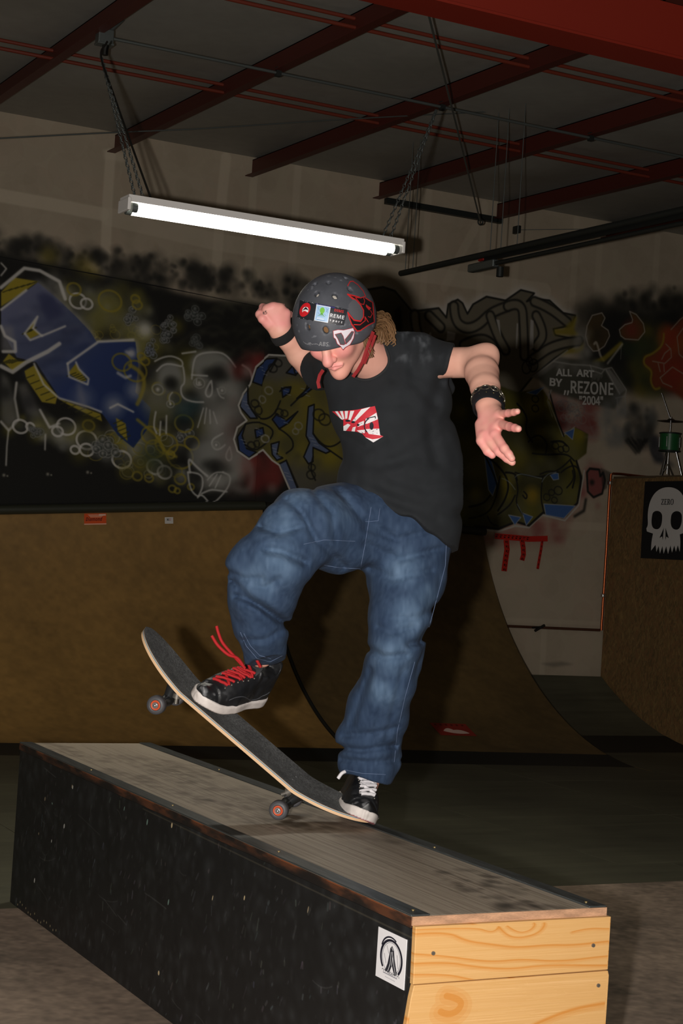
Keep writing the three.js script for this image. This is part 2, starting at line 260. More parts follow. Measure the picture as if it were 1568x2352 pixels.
// ================================================================ ramps and right-hand partition
// solid with a circular transition: toe line zt(x), back plane, height h(x)
function transition(x0, x1, zt, zb, hf, nx = 24, np = 26, from = 0, to = 1, lift = 0, solid = true) {
  const pos = [], uv = [], idx = [], S = (x, s) => { const H = hf(x), run = zt(x) - zb, R = (run * run + H * H) / (2 * H), th = Math.asin(clamp(run / R, 0, 1)), full = H > run ? Math.PI - th : th, a = full * s; return [x, R - R * Math.cos(a) + lift * Math.cos(a), zt(x) - R * Math.sin(a) + lift * Math.sin(a), a * R]; };
  const grid = (f, flip) => { const o = pos.length / 3; for (let i = 0; i <= nx; i++) for (let j = 0; j <= np; j++) { const x = lerp(x0, x1, i / nx), q = f(x, lerp(from, to, j / np)); pos.push(q[0], q[1], q[2]); uv.push(q[0], q[3]); } for (let i = 0; i < nx; i++) for (let j = 0; j < np; j++) { const a = o + i * (np + 1) + j, b = a + 1, c = a + np + 1, d = c + 1; if (flip) idx.push(a, b, c, b, d, c); else idx.push(a, c, b, b, c, d); } };
  grid(S, false);
  if (solid) {
    for (const [x, fl] of [[x0, 0], [x1, 1]]) { const o = pos.length / 3; for (let j = 0; j <= np; j++) { const q = S(x, lerp(from, to, j / np)); pos.push(q[0], q[1], q[2], q[0], 0.011, q[2]); uv.push(q[2], q[1], q[2], 0); } for (let j = 0; j < np; j++) { const a = o + 2 * j; if (fl) idx.push(a, a + 1, a + 2, a + 2, a + 1, a + 3); else idx.push(a, a + 2, a + 1, a + 2, a + 3, a + 1); } }
    { const o = pos.length / 3; for (let i = 0; i <= nx; i++) { const x = lerp(x0, x1, i / nx), q = S(x, to); pos.push(q[0], q[1], q[2], q[0], 0.011, q[2]); uv.push(q[0], q[1], q[0], 0); } for (let i = 0; i < nx; i++) { const a = o + 2 * i; idx.push(a, a + 2, a + 1, a + 2, a + 3, a + 1); } }
  } else { const n0 = pos.length / 3; grid((x, s) => { const q = S(x, s); return [q[0], q[1] - 0.001, q[2], q[3]]; }, true); }
  let g = new THREE.BufferGeometry(); g.setAttribute('position', new THREE.Float32BufferAttribute(pos, 3)); g.setAttribute('uv', new THREE.Float32BufferAttribute(uv, 2)); g.setIndex(idx); g.computeVertexNormals();
  g.userData = { S }; return g;
}
const toe = (x) => lerp(-9.477, -8.928, (x - 2.789) / 3.932), RZ = ZW + 0.06, SEAM = 5.1;
const hLeft = (x) => clamp(1.425 + 0.085 * (x - 3), 1.3, 1.61), hRight = (x) => lerp(1.6, 1.53, (x - SEAM) / 1.9);
function stickerMat(w, h, draw) { return std(0xffffff, 0.5, { map: canvasTex(w, h, draw) }); }
// a thin patch laid on a ramp surface: corners given as (x, s)
function rampPatch(S, x0, x1, s0, s1) {
  const g = new THREE.PlaneGeometry(1, 1, 6, 6), p = g.attributes.position;
  for (let i = 0; i < p.count; i++) { const x = lerp(x0, x1, p.getX(i) + 0.5), s = lerp(s0, s1, p.getY(i) + 0.5), q = S(x, s), q2 = S(x, s + 0.01), n = V(0, -(q2[2] - q[2]), q2[1] - q[1]).normalize(); p.setXYZ(i, q[0], q[1] + n.y * 0.003, q[2] + n.z * 0.003); }
  g.computeVertexNormals(); return g;
}
function hitRamp(S, px, py) {                                             // where the line of sight meets the ramp: [x, s]
  const d = ray(px, py); let best = null; for (let t = 8; t < 15; t += 0.01) { const p = EYE.clone().addScaledVector(d, t); let lo = 0, hi = 1; for (let k = 0; k < 20; k++) { const m = (lo + hi) / 2; if (S(p.x, m)[2] > p.z) lo = m; else hi = m; } const q = S(p.x, lo); if (p.z < toe(p.x) && p.y <= q[1]) { best = [p.x, lo]; break; } } return best;
}
{
  const L = thing('quarter_pipe', 'wide brown hardboard quarter pipe at the left below the black painted panel', 'quarter pipe', null, 'quarter pipes');
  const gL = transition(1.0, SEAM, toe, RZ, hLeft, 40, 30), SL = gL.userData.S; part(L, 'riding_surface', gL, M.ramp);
  part(L, 'toe_plate', transition(1.0, SEAM, toe, RZ, hLeft, 40, 6, 0, 0.17, 0.003, false), M.blackSteel, 'black steel plate along the foot of the ramp');
  const edge = []; for (let x = 1.0; x <= SEAM - 0.1; x += 0.2) edge.push(V(x, hLeft(x) + 0.02, RZ + 0.02)); edge.push(V(SEAM, hLeft(SEAM) + 0.02, RZ + 0.02));
  part(L, 'coping', tube(edge, 0.034, 10, 90), std(0x33352a, 0.5), 'dark rounded lip along the top');
  const a = hitRamp(SL, 193, 1207), b = hitRamp(SL, 243, 1189), c = hitRamp(SL, 378, 1207), d = hitRamp(SL, 397, 1189);
  if (a && b) part(L, 'sticker', rampPatch(SL, a[0], b[0], a[1], b[1]), stickerMat(256, 96, (g) => { g.fillStyle = '#e2561d'; g.fillRect(0, 0, 256, 96); g.fillStyle = '#f0c8b4'; for (let i = 0; i < 9; i++) g.fillRect(40 + i * 4, 8 + i * 3, 200 - i * 9, 1.5); g.fillRect(170, 6, 80, 14); g.fillRect(0, 86, 256, 8); g.fillStyle = '#571a12'; g.font = 'bold italic 44px sans-serif'; g.fillText('Diamond', 14, 64, 225); }), 'torn orange sticker with dark script lettering');
  if (c && d) part(L, 'sticker', rampPatch(SL, c[0], d[0], c[1], d[1]), stickerMat(96, 96, (g) => { g.fillStyle = '#d9d6d0'; g.fillRect(0, 0, 96, 96); g.fillStyle = '#2c3230'; g.fillRect(20, 22, 30, 8); g.fillRect(22, 40, 28, 8); g.fillRect(30, 22, 8, 26); g.fillStyle = '#b0525e'; g.fillRect(50, 22, 26, 6); g.fillRect(50, 40, 22, 6); }), 'small white sticker with a dark and red mark');
  const Rr = thing('quarter_pipe', 'narrower dark brown quarter pipe behind the skater', 'quarter pipe', null, 'quarter pipes');
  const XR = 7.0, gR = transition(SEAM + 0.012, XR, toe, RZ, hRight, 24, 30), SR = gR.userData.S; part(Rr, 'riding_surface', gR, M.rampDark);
  part(Rr, 'toe_plate', transition(SEAM + 0.012, XR, toe, RZ, hRight, 24, 6, 0, 0.17, 0.003, false), M.blackSteel, 'black steel plate along the foot of the ramp');
  part(Rr, 'coping', tube([V(SEAM + 0.012, 1.62, RZ + 0.02), V(6, 1.585, RZ + 0.02), V(XR, 1.55, RZ + 0.02)], 0.03, 10, 30), std(0x22231e, 0.5));
  { const pts = []; for (let s = 0.05; s <= 1.001; s += 0.05) { const q = SL(SEAM + 0.006, s); pts.push(V(SEAM + 0.0142, q[1] + 0.004 * Math.cos(s), q[2] + 0.006)); } part(Rr, 'joint_strip', tube(pts, 0.012, 6, 60), M.blackSteel, 'dark strip over the joint between the two ramps'); }
  const e = hitRamp(SR, 1012, 1690), f = hitRamp(SR, 1068, 1664);
  if (e && f) part(Rr, 'sticker', rampPatch(SR, e[0], f[0], e[1], f[1]), stickerMat(160, 96, (g) => { g.fillStyle = '#8c2a20'; g.fillRect(0, 0, 160, 96); g.fillStyle = '#d8b8ac'; g.beginPath(); g.moveTo(30, 60); g.quadraticCurveTo(60, 20, 80, 50); g.quadraticCurveTo(120, 40, 140, 74); g.quadraticCurveTo(80, 90, 30, 60); g.fill(); g.fillStyle = '#5e1a14'; for (let i = 0; i < 6; i++) g.fillRect(14 + i * 24, 6, 10, 12); }), 'worn red sticker with a pale blot');
  // low bank to the right of it
  const bankToe = (x) => -9.62 - 0.03 * (x - 7);
  const B = thing('bank_ramp', 'low dark bank ramp between the quarter pipe and the chipboard partition', 'ramp', null);
  part(B, 'riding_surface', transition(XR + 0.012, 8.205, bankToe, RZ, () => 0.45, 12, 16), M.masonite);
  part(B, 'toe_plate', transition(XR + 0.012, 8.205, bankToe, RZ, () => 0.45, 12, 5, 0, 0.4, 0.003, false), M.blackSteel, 'black steel plate along the foot of the ramp');
  // painted board fixed on the wall above the left ramp
  const T0 = onZ(0, 590, ZW + 0.02), T1 = onZ(690, 722, ZW + 0.02), sl = (T1.y - T0.y) / (T1.x - T0.x), yT = (x) => T0.y + sl * (x - T0.x), xa = 2.25, xb = 5.05;
  const sh = new THREE.Shape(); sh.moveTo(xa, hLeft(xa) + 0.06); sh.lineTo(xb, hLeft(xb) + 0.06); sh.lineTo(xb, yT(xb)); sh.lineTo(xa, yT(xa)); sh.closePath();
  const pg = wallUV(new THREE.ExtrudeGeometry(sh, { depth: 0.018, bevelEnabled: true, bevelSize: 0.002, bevelThickness: 0.002, bevelSegments: 1 })); pg.translate(0, 0, ZW + 0.004);
  solo('painted_board', pg, wallMat, 'plywood board with blue, yellow and white graffiti above the left ramp', 'painted board');
}
// ---- chipboard partition along the right
const XO = 8.23;
const osbTex = canvasTex(1024, 1024, (g, w) => {
  g.fillStyle = '#7d5c38'; g.fillRect(0, 0, w, w); const r = rng(77);
  for (let i = 0; i < 5200; i++) { const x = r() * w, y = r() * w, a = (r() - 0.5) * 1.6 + Math.PI / 2, l = 14 + r() * 46, t = 4 + r() * 10, k = 0.72 + r() * 0.5; g.save(); g.translate(x, y); g.rotate(a); g.fillStyle = `rgba(${122 * k | 0},${99 * k | 0},${60 * k | 0},0.6)`; g.beginPath(); g.moveTo(-l / 2, -t / 2); g.lineTo(l / 2, -t * 0.3); g.lineTo(l * 0.45, t / 2); g.lineTo(-l * 0.4, t * 0.4); g.fill(); g.restore(); }
}, true);
const osb = std(0xffffff, 0.75, { map: rep(osbTex, 1.3) });
{
  const t = thing('chipboard_partition', 'tall chipboard partition of upright panels at the right edge', 'partition', null);
  const yT = 2.06, edges = [ZW + 0.01, -10.62, -10.06, -9.5, -8.4, -7.2];
  for (let i = 0; i < edges.length - 1; i++) part(t, 'panel', boxGeo(XO, 0.012, edges[i] + 0.005, XO + 0.014, yT + (i % 2) * 0.006, edges[i + 1] - 0.005), osb);
  for (let i = 1; i < edges.length; i++) part(t, 'stud', boxGeo(XO + 0.015, 0.012, edges[i] - 0.045, XO + 0.1, yT - 0.02, edges[i] + 0.045), std(0x9a7a50, 0.8));
  part(t, 'top_plate', boxGeo(XO + 0.016, yT - 0.018, ZW + 0.01, XO + 0.9, yT + 0.02, edges[5]), std(0x5a4a34, 0.8));
  // copper pipe up its far edge and along the wall
  const c = thing('copper_pipe', 'thin copper pipe rising along the edge of the chipboard partition', 'pipe', null), k = onZ(1407, 1088, ZW + 0.05), kb = onZ(1385, 1448, ZW + 0.05);
  part(c, 'upright', tube([V(kb.x - 0.02, kb.y, ZW + 0.05), V(k.x - 0.02, (k.y + kb.y) / 2, ZW + 0.05), V(k.x - 0.02, k.y - 0.05, ZW + 0.05), V(k.x + 0.02, k.y, ZW + 0.05), V(k.x + 0.3, k.y - 0.0, ZW + 0.05), V(k.x + 1.0, k.y, ZW + 0.05)], 0.011, 8, 60), M.copper);
  for (const py of [1108, 1368]) { const q = onZ(1386, py, ZW + 0.05); const m = part(c, 'pipe_clip', rbox(0.036, 0.03, 0.036, 0.006), M.chrome); m.position.set(lerp(kb.x, k.x, (q.y - kb.y) / (k.y - kb.y)) - 0.02, q.y, ZW + 0.05); }
  const pL = onZ(1150, 1437, ZW + 0.04), w = thing('wall_pipe', 'dark thin pipe running level along the bare wall above the bank', 'pipe', null);
  part(w, 'tube', rod(V(pL.x - 0.3, kb.y, ZW + 0.03), V(kb.x - 0.02, kb.y, ZW + 0.03), 0.011, 8), std(0x4a2c1c, 0.5)); { const m1 = onZ(1228, 1449, ZW + 0.05), m2 = onZ(1250, 1436, ZW + 0.05); part(w, 'cable_tie', rod(m1, m2, 0.011, 6), M.cord); part(w, 'cable_tie', rod(onZ(1222, 1442, ZW + 0.05), onZ(1240, 1440, ZW + 0.05), 0.008, 6), M.cord); }
}
// skull banner
{
  const TL = onX(1480, 1106, XO - 0.004), BL = onX(1473, 1282, XO - 0.004), zL = (TL.z + BL.z) / 2, H = TL.y - BL.y, Wd = H * 0.98, yc = (TL.y + BL.y) / 2;
  const g = new THREE.BoxGeometry(Wd, H, 0.004, 12, 12, 1); { const p = g.attributes.position; for (let i = 0; i < p.count; i++) p.setZ(i, p.getZ(i) + 0.003 * Math.sin(p.getX(i) * 12) * Math.cos(p.getY(i) * 9)); g.computeVertexNormals(); }
  g.rotateY(-Math.PI / 2); g.translate(XO - 0.007, yc, zL + Wd / 2);
  const mat = std(0xffffff, 0.8, { map: canvasTex(768, 768, (c) => {
    c.fillStyle = '#0e0e0f'; c.fillRect(0, 0, 768, 768); c.fillStyle = '#d6d3cf';
    c.beginPath(); c.moveTo(384, 60); c.bezierCurveTo(560, 60, 690, 150, 690, 330); c.bezierCurveTo(690, 400, 660, 430, 700, 470); c.lineTo(690, 500); c.lineTo(610, 520); c.bezierCurveTo(620, 570, 630, 600, 620, 690); c.lineTo(585, 625); c.lineTo(560, 690); c.lineTo(530, 630); c.lineTo(500, 700); c.lineTo(470, 630); c.lineTo(440, 715); c.lineTo(405, 640); c.lineTo(372, 715); c.lineTo(345, 640); c.lineTo(315, 715); c.lineTo(285, 640); c.lineTo(258, 700); c.lineTo(235, 630); c.lineTo(170, 690); c.bezierCurveTo(160, 600, 170, 570, 180, 520); c.lineTo(80, 500); c.lineTo(68, 470); c.bezierCurveTo(105, 430, 78, 400, 78, 330); c.bezierCurveTo(78, 150, 208, 60, 384, 60); c.fill();
    c.fillStyle = '#0e0e0f';
    c.beginPath(); c.moveTo(150, 330); c.bezierCurveTo(160, 280, 290, 280, 310, 340); c.bezierCurveTo(320, 420, 300, 470, 240, 475); c.bezierCurveTo(150, 478, 130, 420, 150, 330); c.fill();
    c.beginPath(); c.moveTo(460, 340); c.bezierCurveTo(480, 280, 610, 280, 625, 340); c.bezierCurveTo(640, 420, 610, 478, 545, 475); c.bezierCurveTo(470, 470, 445, 420, 460, 340); c.fill();
    c.beginPath(); c.moveTo(350, 460); c.lineTo(290, 560); c.lineTo(330, 545); c.lineTo(345, 580); c.closePath(); c.fill(); c.beginPath(); c.moveTo(378, 460); c.lineTo(440, 560); c.lineTo(400, 545); c.lineTo(388, 580); c.closePath(); c.fill();
    c.font = 'bold 78px serif'; c.textAlign = 'center'; c.fillText('ZERO', 384, 232, 205);
  }) });
  solo('skull_banner', g, mat, 'black banner with a white skull and the word ZERO on the chipboard partition', 'banner');
}
// red tape stuck across the wall and hanging in strips
{
  const t = thing('barrier_tape', 'torn red tape with dark print hanging on the wall beside the quarter pipe', 'tape', null);
  const mat = std(0xffffff, 0.35, { map: canvasTex(256, 64, (g) => { g.fillStyle = '#b01f14'; g.fillRect(0, 0, 256, 64); g.fillStyle = '#2a0e0b'; for (let i = 0; i < 9; i++) { g.fillRect(6 + i * 28, 14, 18, 8); g.fillRect(6 + i * 28, 30, 12, 14); } }) });
  const strip = (pts, w, z) => { const P = pts.map(([x, y]) => onZ(x, y, ZW + z)), pos = [], uv = [], idx = []; let L = 0; const K = []; for (let i = 0; i < P.length; i++) { const a = P[Math.max(0, i - 1)], b = P[Math.min(P.length - 1, i + 1)], d = b.clone().sub(a).normalize(), n = V(-d.y, d.x, 0); if (i) L += P[i].distanceTo(P[i - 1]); for (const s of [-1, 1]) for (const k of [0, 0.0015]) { pos.push(P[i].x + n.x * s * w / 2, P[i].y + n.y * s * w / 2, P[i].z + k + 0.006 * Math.sin(i * 1.7)); uv.push(L * 3, s * 0.5 + 0.5); } } for (let i = 0; i < P.length - 1; i++) { const o = i * 4; for (const [a, b] of [[1, 3], [3, 2], [2, 0], [0, 1]]) idx.push(o + a, o + b, o + 4 + a, o + b, o + 4 + b, o + 4 + a); } const g = new THREE.BufferGeometry(); g.setAttribute('position', new THREE.Float32BufferAttribute(pos, 3)); g.setAttribute('uv', new THREE.Float32BufferAttribute(uv, 2)); g.setIndex(idx); g.computeVertexNormals(); return g; };
  part(t, 'cross_strip', strip([[1136, 1231], [1170, 1234], [1215, 1238], [1258, 1237]], 0.045, 0.012), mat);
  part(t, 'hanging_strip', strip([[1162, 1240], [1163, 1262], [1160, 1290], [1158, 1312]], 0.05, 0.016), mat);
  part(t, 'hanging_strip', strip([[1198, 1238], [1200, 1258], [1202, 1274], [1199, 1287]], 0.045, 0.02), mat);
  part(t, 'hanging_strip', strip([[1245, 1240], [1241, 1262], [1238, 1285], [1235, 1307]], 0.024, 0.016), mat);
}
// drum set standing on the platform behind the partition
{
  const y0 = 2.08, zc = -10.2, P = (px, py, k = 0.12) => onX(px, py, XO + k);
  const green = std(0x1f5a30, 0.35);
  { const c = P(1537, 1016), t = thing('drum', 'green drum on the platform above the chipboard partition', 'drum', c); part(t, 'shell', new THREE.CylinderGeometry(0.078, 0.078, 0.14, 24), green); for (const s of [-1, 1]) { const h = part(t, 'hoop', new THREE.TorusGeometry(0.08, 0.006, 6, 24).rotateX(Math.PI / 2), M.darkMetal); h.position.y = s * 0.07; } for (let i = 0; i < 4; i++) { const l = part(t, 'lug', new THREE.CylinderGeometry(0.004, 0.004, 0.08, 6), M.chrome); l.position.set(0.082 * Math.cos(i * 1.57 + 2.5), 0, 0.082 * Math.sin(i * 1.57 + 2.5)); }
    const lg = part(t, 'leg', rod(V(-0.02, -0.06, 0), V(-0.09, y0 - c.y + 0.01, 0.02), 0.006), M.chrome); part(t, 'leg', rod(V(0.05, -0.06, 0.02), V(0.1, y0 - c.y + 0.01, 0.05), 0.006), M.chrome); part(t, 'leg', rod(V(0.02, -0.06, -0.05), V(0.02, y0 - c.y + 0.01, -0.1), 0.006), M.chrome); }
  { const c = P(1540, 966, 0.32), t = thing('cymbal_stand', 'dark flat cymbal on a thin chrome stand above the green drum', 'cymbal', c); part(t, 'cymbal', new THREE.LatheGeometry([[0.001, 0.016], [0.02, 0.014], [0.03, 0.004], [0.11, -0.006], [0.11, -0.008], [0.03, 0.001], [0.001, 0.011]].map(([a, b]) => new THREE.Vector2(a, b)), 32), std(0x3a2f14, 0.35, { metalness: 0.7 })); part(t, 'rod', rod(V(0, 0.0, 0), V(-0.07, 0.22, -0.05), 0.005), M.chrome); part(t, 'rod', rod(V(0.0, y0 - c.y + 0.04, -0.01), V(0, 0.03, 0), 0.007), M.chrome); for (let i = 0; i < 3; i++) part(t, 'leg', rod(V(0, y0 - c.y + 0.12, 0), V(0.07 * Math.cos(i * 2.1), y0 - c.y + 0.006, 0.07 * Math.sin(i * 2.1)), 0.005), M.chrome); }
}
// ================================================================ grind box
const BX = { x: 1.778, z: -3.016, w: 0.494, l: 2.8, h: 0.566 };
const uv01 = (g, f) => { g = g.index ? g.toNonIndexed() : g; const p = g.attributes.position, uv = new Float32Array(p.count * 2); for (let i = 0; i < p.count; i++) { const q = f(p.getX(i), p.getY(i), p.getZ(i)); uv[2 * i] = q[0]; uv[2 * i + 1] = q[1]; } g.setAttribute('uv', new THREE.BufferAttribute(uv, 2)); return g; };
{
  const { x, z, w, l, h } = BX, t = thing('grind_box', 'long low wooden grind box with a black side and pine end boards', 'grind box', V(x + w / 2, 0, z - l / 2));
  const X0 = -w / 2, X1 = w / 2, Z1 = l / 2, Z0 = -l / 2;
  // worn top sheet
  const top = canvasTex(512, 2048, (g, W, H) => {
    const r = rng(9); g.fillStyle = '#aa9c89'; g.fillRect(0, 0, W, H);
    for (let i = 0; i < 1500; i++) { const X = r() * W, Y = r() * H, L = 120 + r() * 520, k = r(); g.strokeStyle = k > 0.55 ? `rgba(196,182,162,${0.05 + r() * 0.12})` : `rgba(84,70,54,${0.05 + r() * 0.14})`; g.lineWidth = 1 + r() * 5; g.beginPath(); g.moveTo(X, Y); g.bezierCurveTo(X + (r() - 0.5) * 26, Y + L * 0.3, X + (r() - 0.5) * 26, Y + L * 0.7, X + (r() - 0.5) * 20, Y + L); g.stroke(); }
    const stain = (X, Y, s, a, c) => { for (let i = 0; i < 26; i++) { const px = X + (r() + r() - 1) * s, py = Y + (r() + r() - 1) * s * 1.7, q = s * (0.1 + r() * 0.26), gr = g.createRadialGradient(px, py, 0, px, py, q); gr.addColorStop(0, `rgba(${c},${a})`); gr.addColorStop(1, `rgba(${c},0)`); g.fillStyle = gr; g.beginPath(); g.ellipse(px, py, q, q * 1.6, 0, 0, 7); g.fill(); } };
    for (let i = 0; i < 22; i++) stain(60 + r() * 400, r() * H, 50 + r() * 90, 0.16, '50,40,28');
    stain(330, 1990, 95, 0.4, '34,27,20'); stain(400, 1840, 80, 0.32, '40,33,24'); stain(200, 1000, 90, 0.26, '52,42,28'); stain(260, 1240, 70, 0.3, '60,44,24'); stain(120, 700, 80, 0.1, '62,44,26');
    for (let i = 0; i < 90; i++) { g.strokeStyle = `rgba(182,168,148,${0.08 + r() * 0.14})`; g.lineWidth = 1 + r() * 2; const X = r() * W, Y = r() * H; g.beginPath(); g.moveTo(X, Y); g.lineTo(X + (r() - 0.5) * 90, Y + 40 + r() * 160); g.stroke(); }
    for (let i = 0; i < 26; i++) { g.fillStyle = '#c8b48a'; g.beginPath(); g.arc(10 + r() * 30, r() * H, 1.5 + r() * 2, 0, 7); g.fill(); }
  });
  const topMat = std(0xffffff, 0.62, { map: top }), endMat = std(0xe6cdb2, 0.75, { map: rep(mottled([200, 175, 158], 0.35, 6, 83), 0.3, 0.06) });
  const rimMat = std(0xffffff, 0.6, { map: rep(dataTex(512, 128, (u, v) => { const n = tfbm(u, v, 12, 3, 5, 91), b = smooth(0.3, 0.72, n) * (0.6 + 0.4 * smooth(0.75, 0.35, v)); return [lerp(24, 132, b), lerp(20, 74, b), lerp(18, 42, b)]; }), 1.4, 0.08) });
  const tg = uv01(new THREE.BoxGeometry(w - 0.004, 0.018, l - 0.004).translate(0, h - 0.011, 0), (a, b, c) => [(a - X0) / w, 1 - (c - Z0) / l]);
  part(t, 'top_panel', tg, topMat, 'scuffed grey-brown plywood top');
  for (const s of [-1, 1]) part(t, 'rim', uv01(boxGeo(s > 0 ? X1 - 0.003 : X0, h - 0.026, Z0, s > 0 ? X1 : X0 + 0.003, h - 0.0035, Z1 - 0.001), (a, b, c) => [c, b]), rimMat, 'worn orange-brown edge under the black strip');
  part(t, 'end_grain', boxGeo(X0 + 0.001, h - 0.0205, Z1 - 0.0005, X1 - 0.001, h - 0.002, Z1 + 0.0035), endMat, 'pale end of the top sheet');
  for (const s of [-1, 1]) { const m = part(t, 'edge_strip', rbox(0.046, 0.004, l - 0.002, 0.0018), std(0xffffff, 0.4, { map: rep(dataTex(256, 512, (u, v) => { const f = 0.6 + tfbm(u, v, 6, 40, 4, 97) * 0.8; return [66 * f, 70 * f, 70 * f]; }), 1, 1), metalness: 0.25 }), 'black scuffed grinding strip'); m.position.set(s * (w / 2 - 0.022), h - 0.0005, 0); }
  // black side panels, scratched
  const scr = canvasTex(2048, 420, (g, W, H) => {
    const r = rng(15); g.fillStyle = '#191a1b'; g.fillRect(0, 0, W, H);
    for (let i = 0; i < 2200; i++) { const X = r() * W, Y = r() * H, s = 5 + r() * 20; const gr = g.createRadialGradient(X, Y, 0, X, Y, s); const c = r() > 0.45 ? '78,83,86' : '8,8,9'; gr.addColorStop(0, `rgba(${c},${0.08 + r() * 0.16})`); gr.addColorStop(1, `rgba(${c},0)`); g.fillStyle = gr; g.fillRect(X - s, Y - s, 2 * s, 2 * s); }
    g.lineCap = 'round';
    for (let i = 0; i < 460; i++) { const X = r() * W, Y = 20 + r() * (H - 30), a = Math.PI / 2 + 0.35 + (r() - 0.5) * 0.9, L = 3 + r() * r() * 24; g.strokeStyle = `rgba(${120 + r() * 40 | 0},${124 + r() * 40 | 0},${126 + r() * 40 | 0},${0.06 + r() * 0.2})`; g.lineWidth = 2 + r() * 5; g.beginPath(); g.moveTo(X, Y); g.lineTo(X + Math.cos(a) * L, Y + Math.sin(a) * L); g.stroke(); }
    for (let i = 0; i < 26; i++) { const X = r() * W, Y = 30 + r() * (H - 60), a = (r() - 0.3) * 0.8, L = 30 + r() * 130; g.strokeStyle = `rgba(128,128,124,${0.14 + r() * 0.16})`; g.lineWidth = 1.2 + r() * 2; g.beginPath(); g.moveTo(X, Y); g.quadraticCurveTo(X + L / 2, Y + 10 * r(), X + Math.cos(a) * L, Y + Math.sin(a) * L); g.stroke(); }
    for (let i = 0; i < 16; i++) { g.fillStyle = ['#c9b58e', '#8d7f66', '#b9b9b4', '#6f8a80'][i % 4]; g.beginPath(); g.ellipse(r() * W, 20 + r() * (H - 26), 1.5 + r() * 3, 2 + r() * 5, 0.3, 0, 7); g.fill(); }
    for (let i = 0; i < 14; i++) { g.fillStyle = '#b9a87e'; g.beginPath(); g.ellipse(60 + i * 24 + r() * 16, H - 6 - r() * 14, 2, 3, 0, 0, 7); g.fill(); }
    g.strokeStyle = 'rgba(110,100,80,0.35)'; g.lineWidth = 3; g.beginPath(); g.moveTo(900, 26); g.lineTo(W, 34); g.stroke();
  });
  const sideMat = std(0xffffff, 0.5, { map: scr });
  for (const s of [-1, 1]) part(t, 'side_panel', uv01(new THREE.BoxGeometry(0.012, h - 0.03, l - 0.006).translate(s * (w / 2 - 0.009), (h - 0.03) / 2 + 0.002, 0), (a, b, c) => [(c - Z0) / l, b / h]), sideMat, 'black painted side with scratches');
  part(t, 'back_board', boxGeo(X0 + 0.016, 0.002, Z0 + 0.003, X1 - 0.016, h - 0.03, Z0 + 0.015), M.blackPaint);
  // pine end boards
  const pine = (seed, arcs) => std(0xffffff, 0.5, { map: canvasTex(1024, 512, (g, W, H) => {
    const r = rng(seed); g.fillStyle = '#d2a468'; g.fillRect(0, 0, W, H);
    for (let i = 0; i < 500; i++) { g.strokeStyle = r() > 0.5 ? 'rgba(240,208,150,0.10)' : 'rgba(205,150,80,0.10)'; g.lineWidth = 1 + r() * 4; const Y = r() * H; g.beginPath(); g.moveTo(r() * W - 200, Y); g.lineTo(r() * W + 200, Y + (r() - 0.5) * 30); g.stroke(); }
    for (const [c, wd, pts] of arcs) { for (let k = 0; k < 3; k++) { g.strokeStyle = k ? `rgba(${c},0.16)` : `rgba(${c},0.5)`; g.lineWidth = wd * (1 + k * 1.4); g.lineJoin = g.lineCap = 'round'; g.beginPath(); g.moveTo(pts[0][0], pts[0][1] + k * 4); for (let i = 1; i < pts.length - 1; i++) g.quadraticCurveTo(pts[i][0], pts[i][1] + k * 4, (pts[i][0] + pts[i + 1][0]) / 2, (pts[i][1] + pts[i + 1][1]) / 2 + k * 4); g.stroke(); } }
    for (let i = 0; i < 160; i++) { g.strokeStyle = 'rgba(176,112,48,0.14)'; g.lineWidth = 1; const X = r() * W, Y = r() * H; g.beginPath(); g.moveTo(X, Y); g.lineTo(X + 30 + r() * 60, Y + (r() - 0.5) * 5); g.stroke(); }
  }) });
  const o = '196,124,44';
  const b1 = pine(3, [[o, 12, [[0, 60], [160, 50], [260, 150], [380, 190], [520, 240], [700, 230], [820, 250], [1024, 230], [1200, 230]]], [o, 9, [[430, 40], [470, 130], [560, 150], [640, 110], [670, 40], [660, 0]]], [o, 7, [[470, 30], [520, 100], [590, 90], [620, 30], [600, 0]]], [o, 10, [[0, 240], [140, 270], [300, 330], [420, 360], [560, 350], [760, 400], [1024, 370], [1200, 380]]], [o, 12, [[0, 330], [160, 330], [300, 390], [480, 440], [700, 420], [1024, 470], [1200, 470]]], [o, 10, [[0, 430], [160, 440], [300, 512], [400, 560]]], [o, 8, [[820, 120], [900, 90], [1024, 110], [1100, 110]]], [o, 7, [[0, 20], [300, 20], [380, 80], [420, 60], [430, 0]]]]);
  const b2 = pine(4, [[o, 30, [[180, 60], [260, 80], [250, 130], [190, 150], [120, 110]]], [o, 12, [[0, 260], [120, 220], [260, 190], [250, 260], [180, 360], [220, 400]]], [o, 11, [[300, 400], [420, 300], [600, 240], [820, 170], [1024, 150], [1200, 150]]], [o, 13, [[260, 512], [420, 420], [640, 350], [820, 300], [1024, 290], [1200, 290]]], [o, 9, [[0, 420], [100, 380], [200, 420]]], [o, 9, [[500, 512], [700, 470], [1024, 430], [1200, 430]]]]);
  const board = (name, pts, mat, lab) => { const s = new THREE.Shape(pts.map(([a, b]) => new THREE.Vector2(a, b))), g0 = new THREE.ExtrudeGeometry(s, { depth: 0.012, bevelEnabled: true, bevelSize: 0.0015, bevelThickness: 0.0015, bevelSegments: 2 }); let y0 = 9, y1 = -9; pts.forEach((p) => { y0 = Math.min(y0, p[1]); y1 = Math.max(y1, p[1]); }); const H = Math.max(0.115, (y1 - y0) * 0.55); const g = uv01(g0, (a, b) => [(a - X0) / w, 1 - (y1 - b) / H]); g.translate(0, 0, Z1 + 0.002); const m = part(t, name, g, mat, lab); mat.map.wrapS = mat.map.wrapT = THREE.RepeatWrapping; return m; };
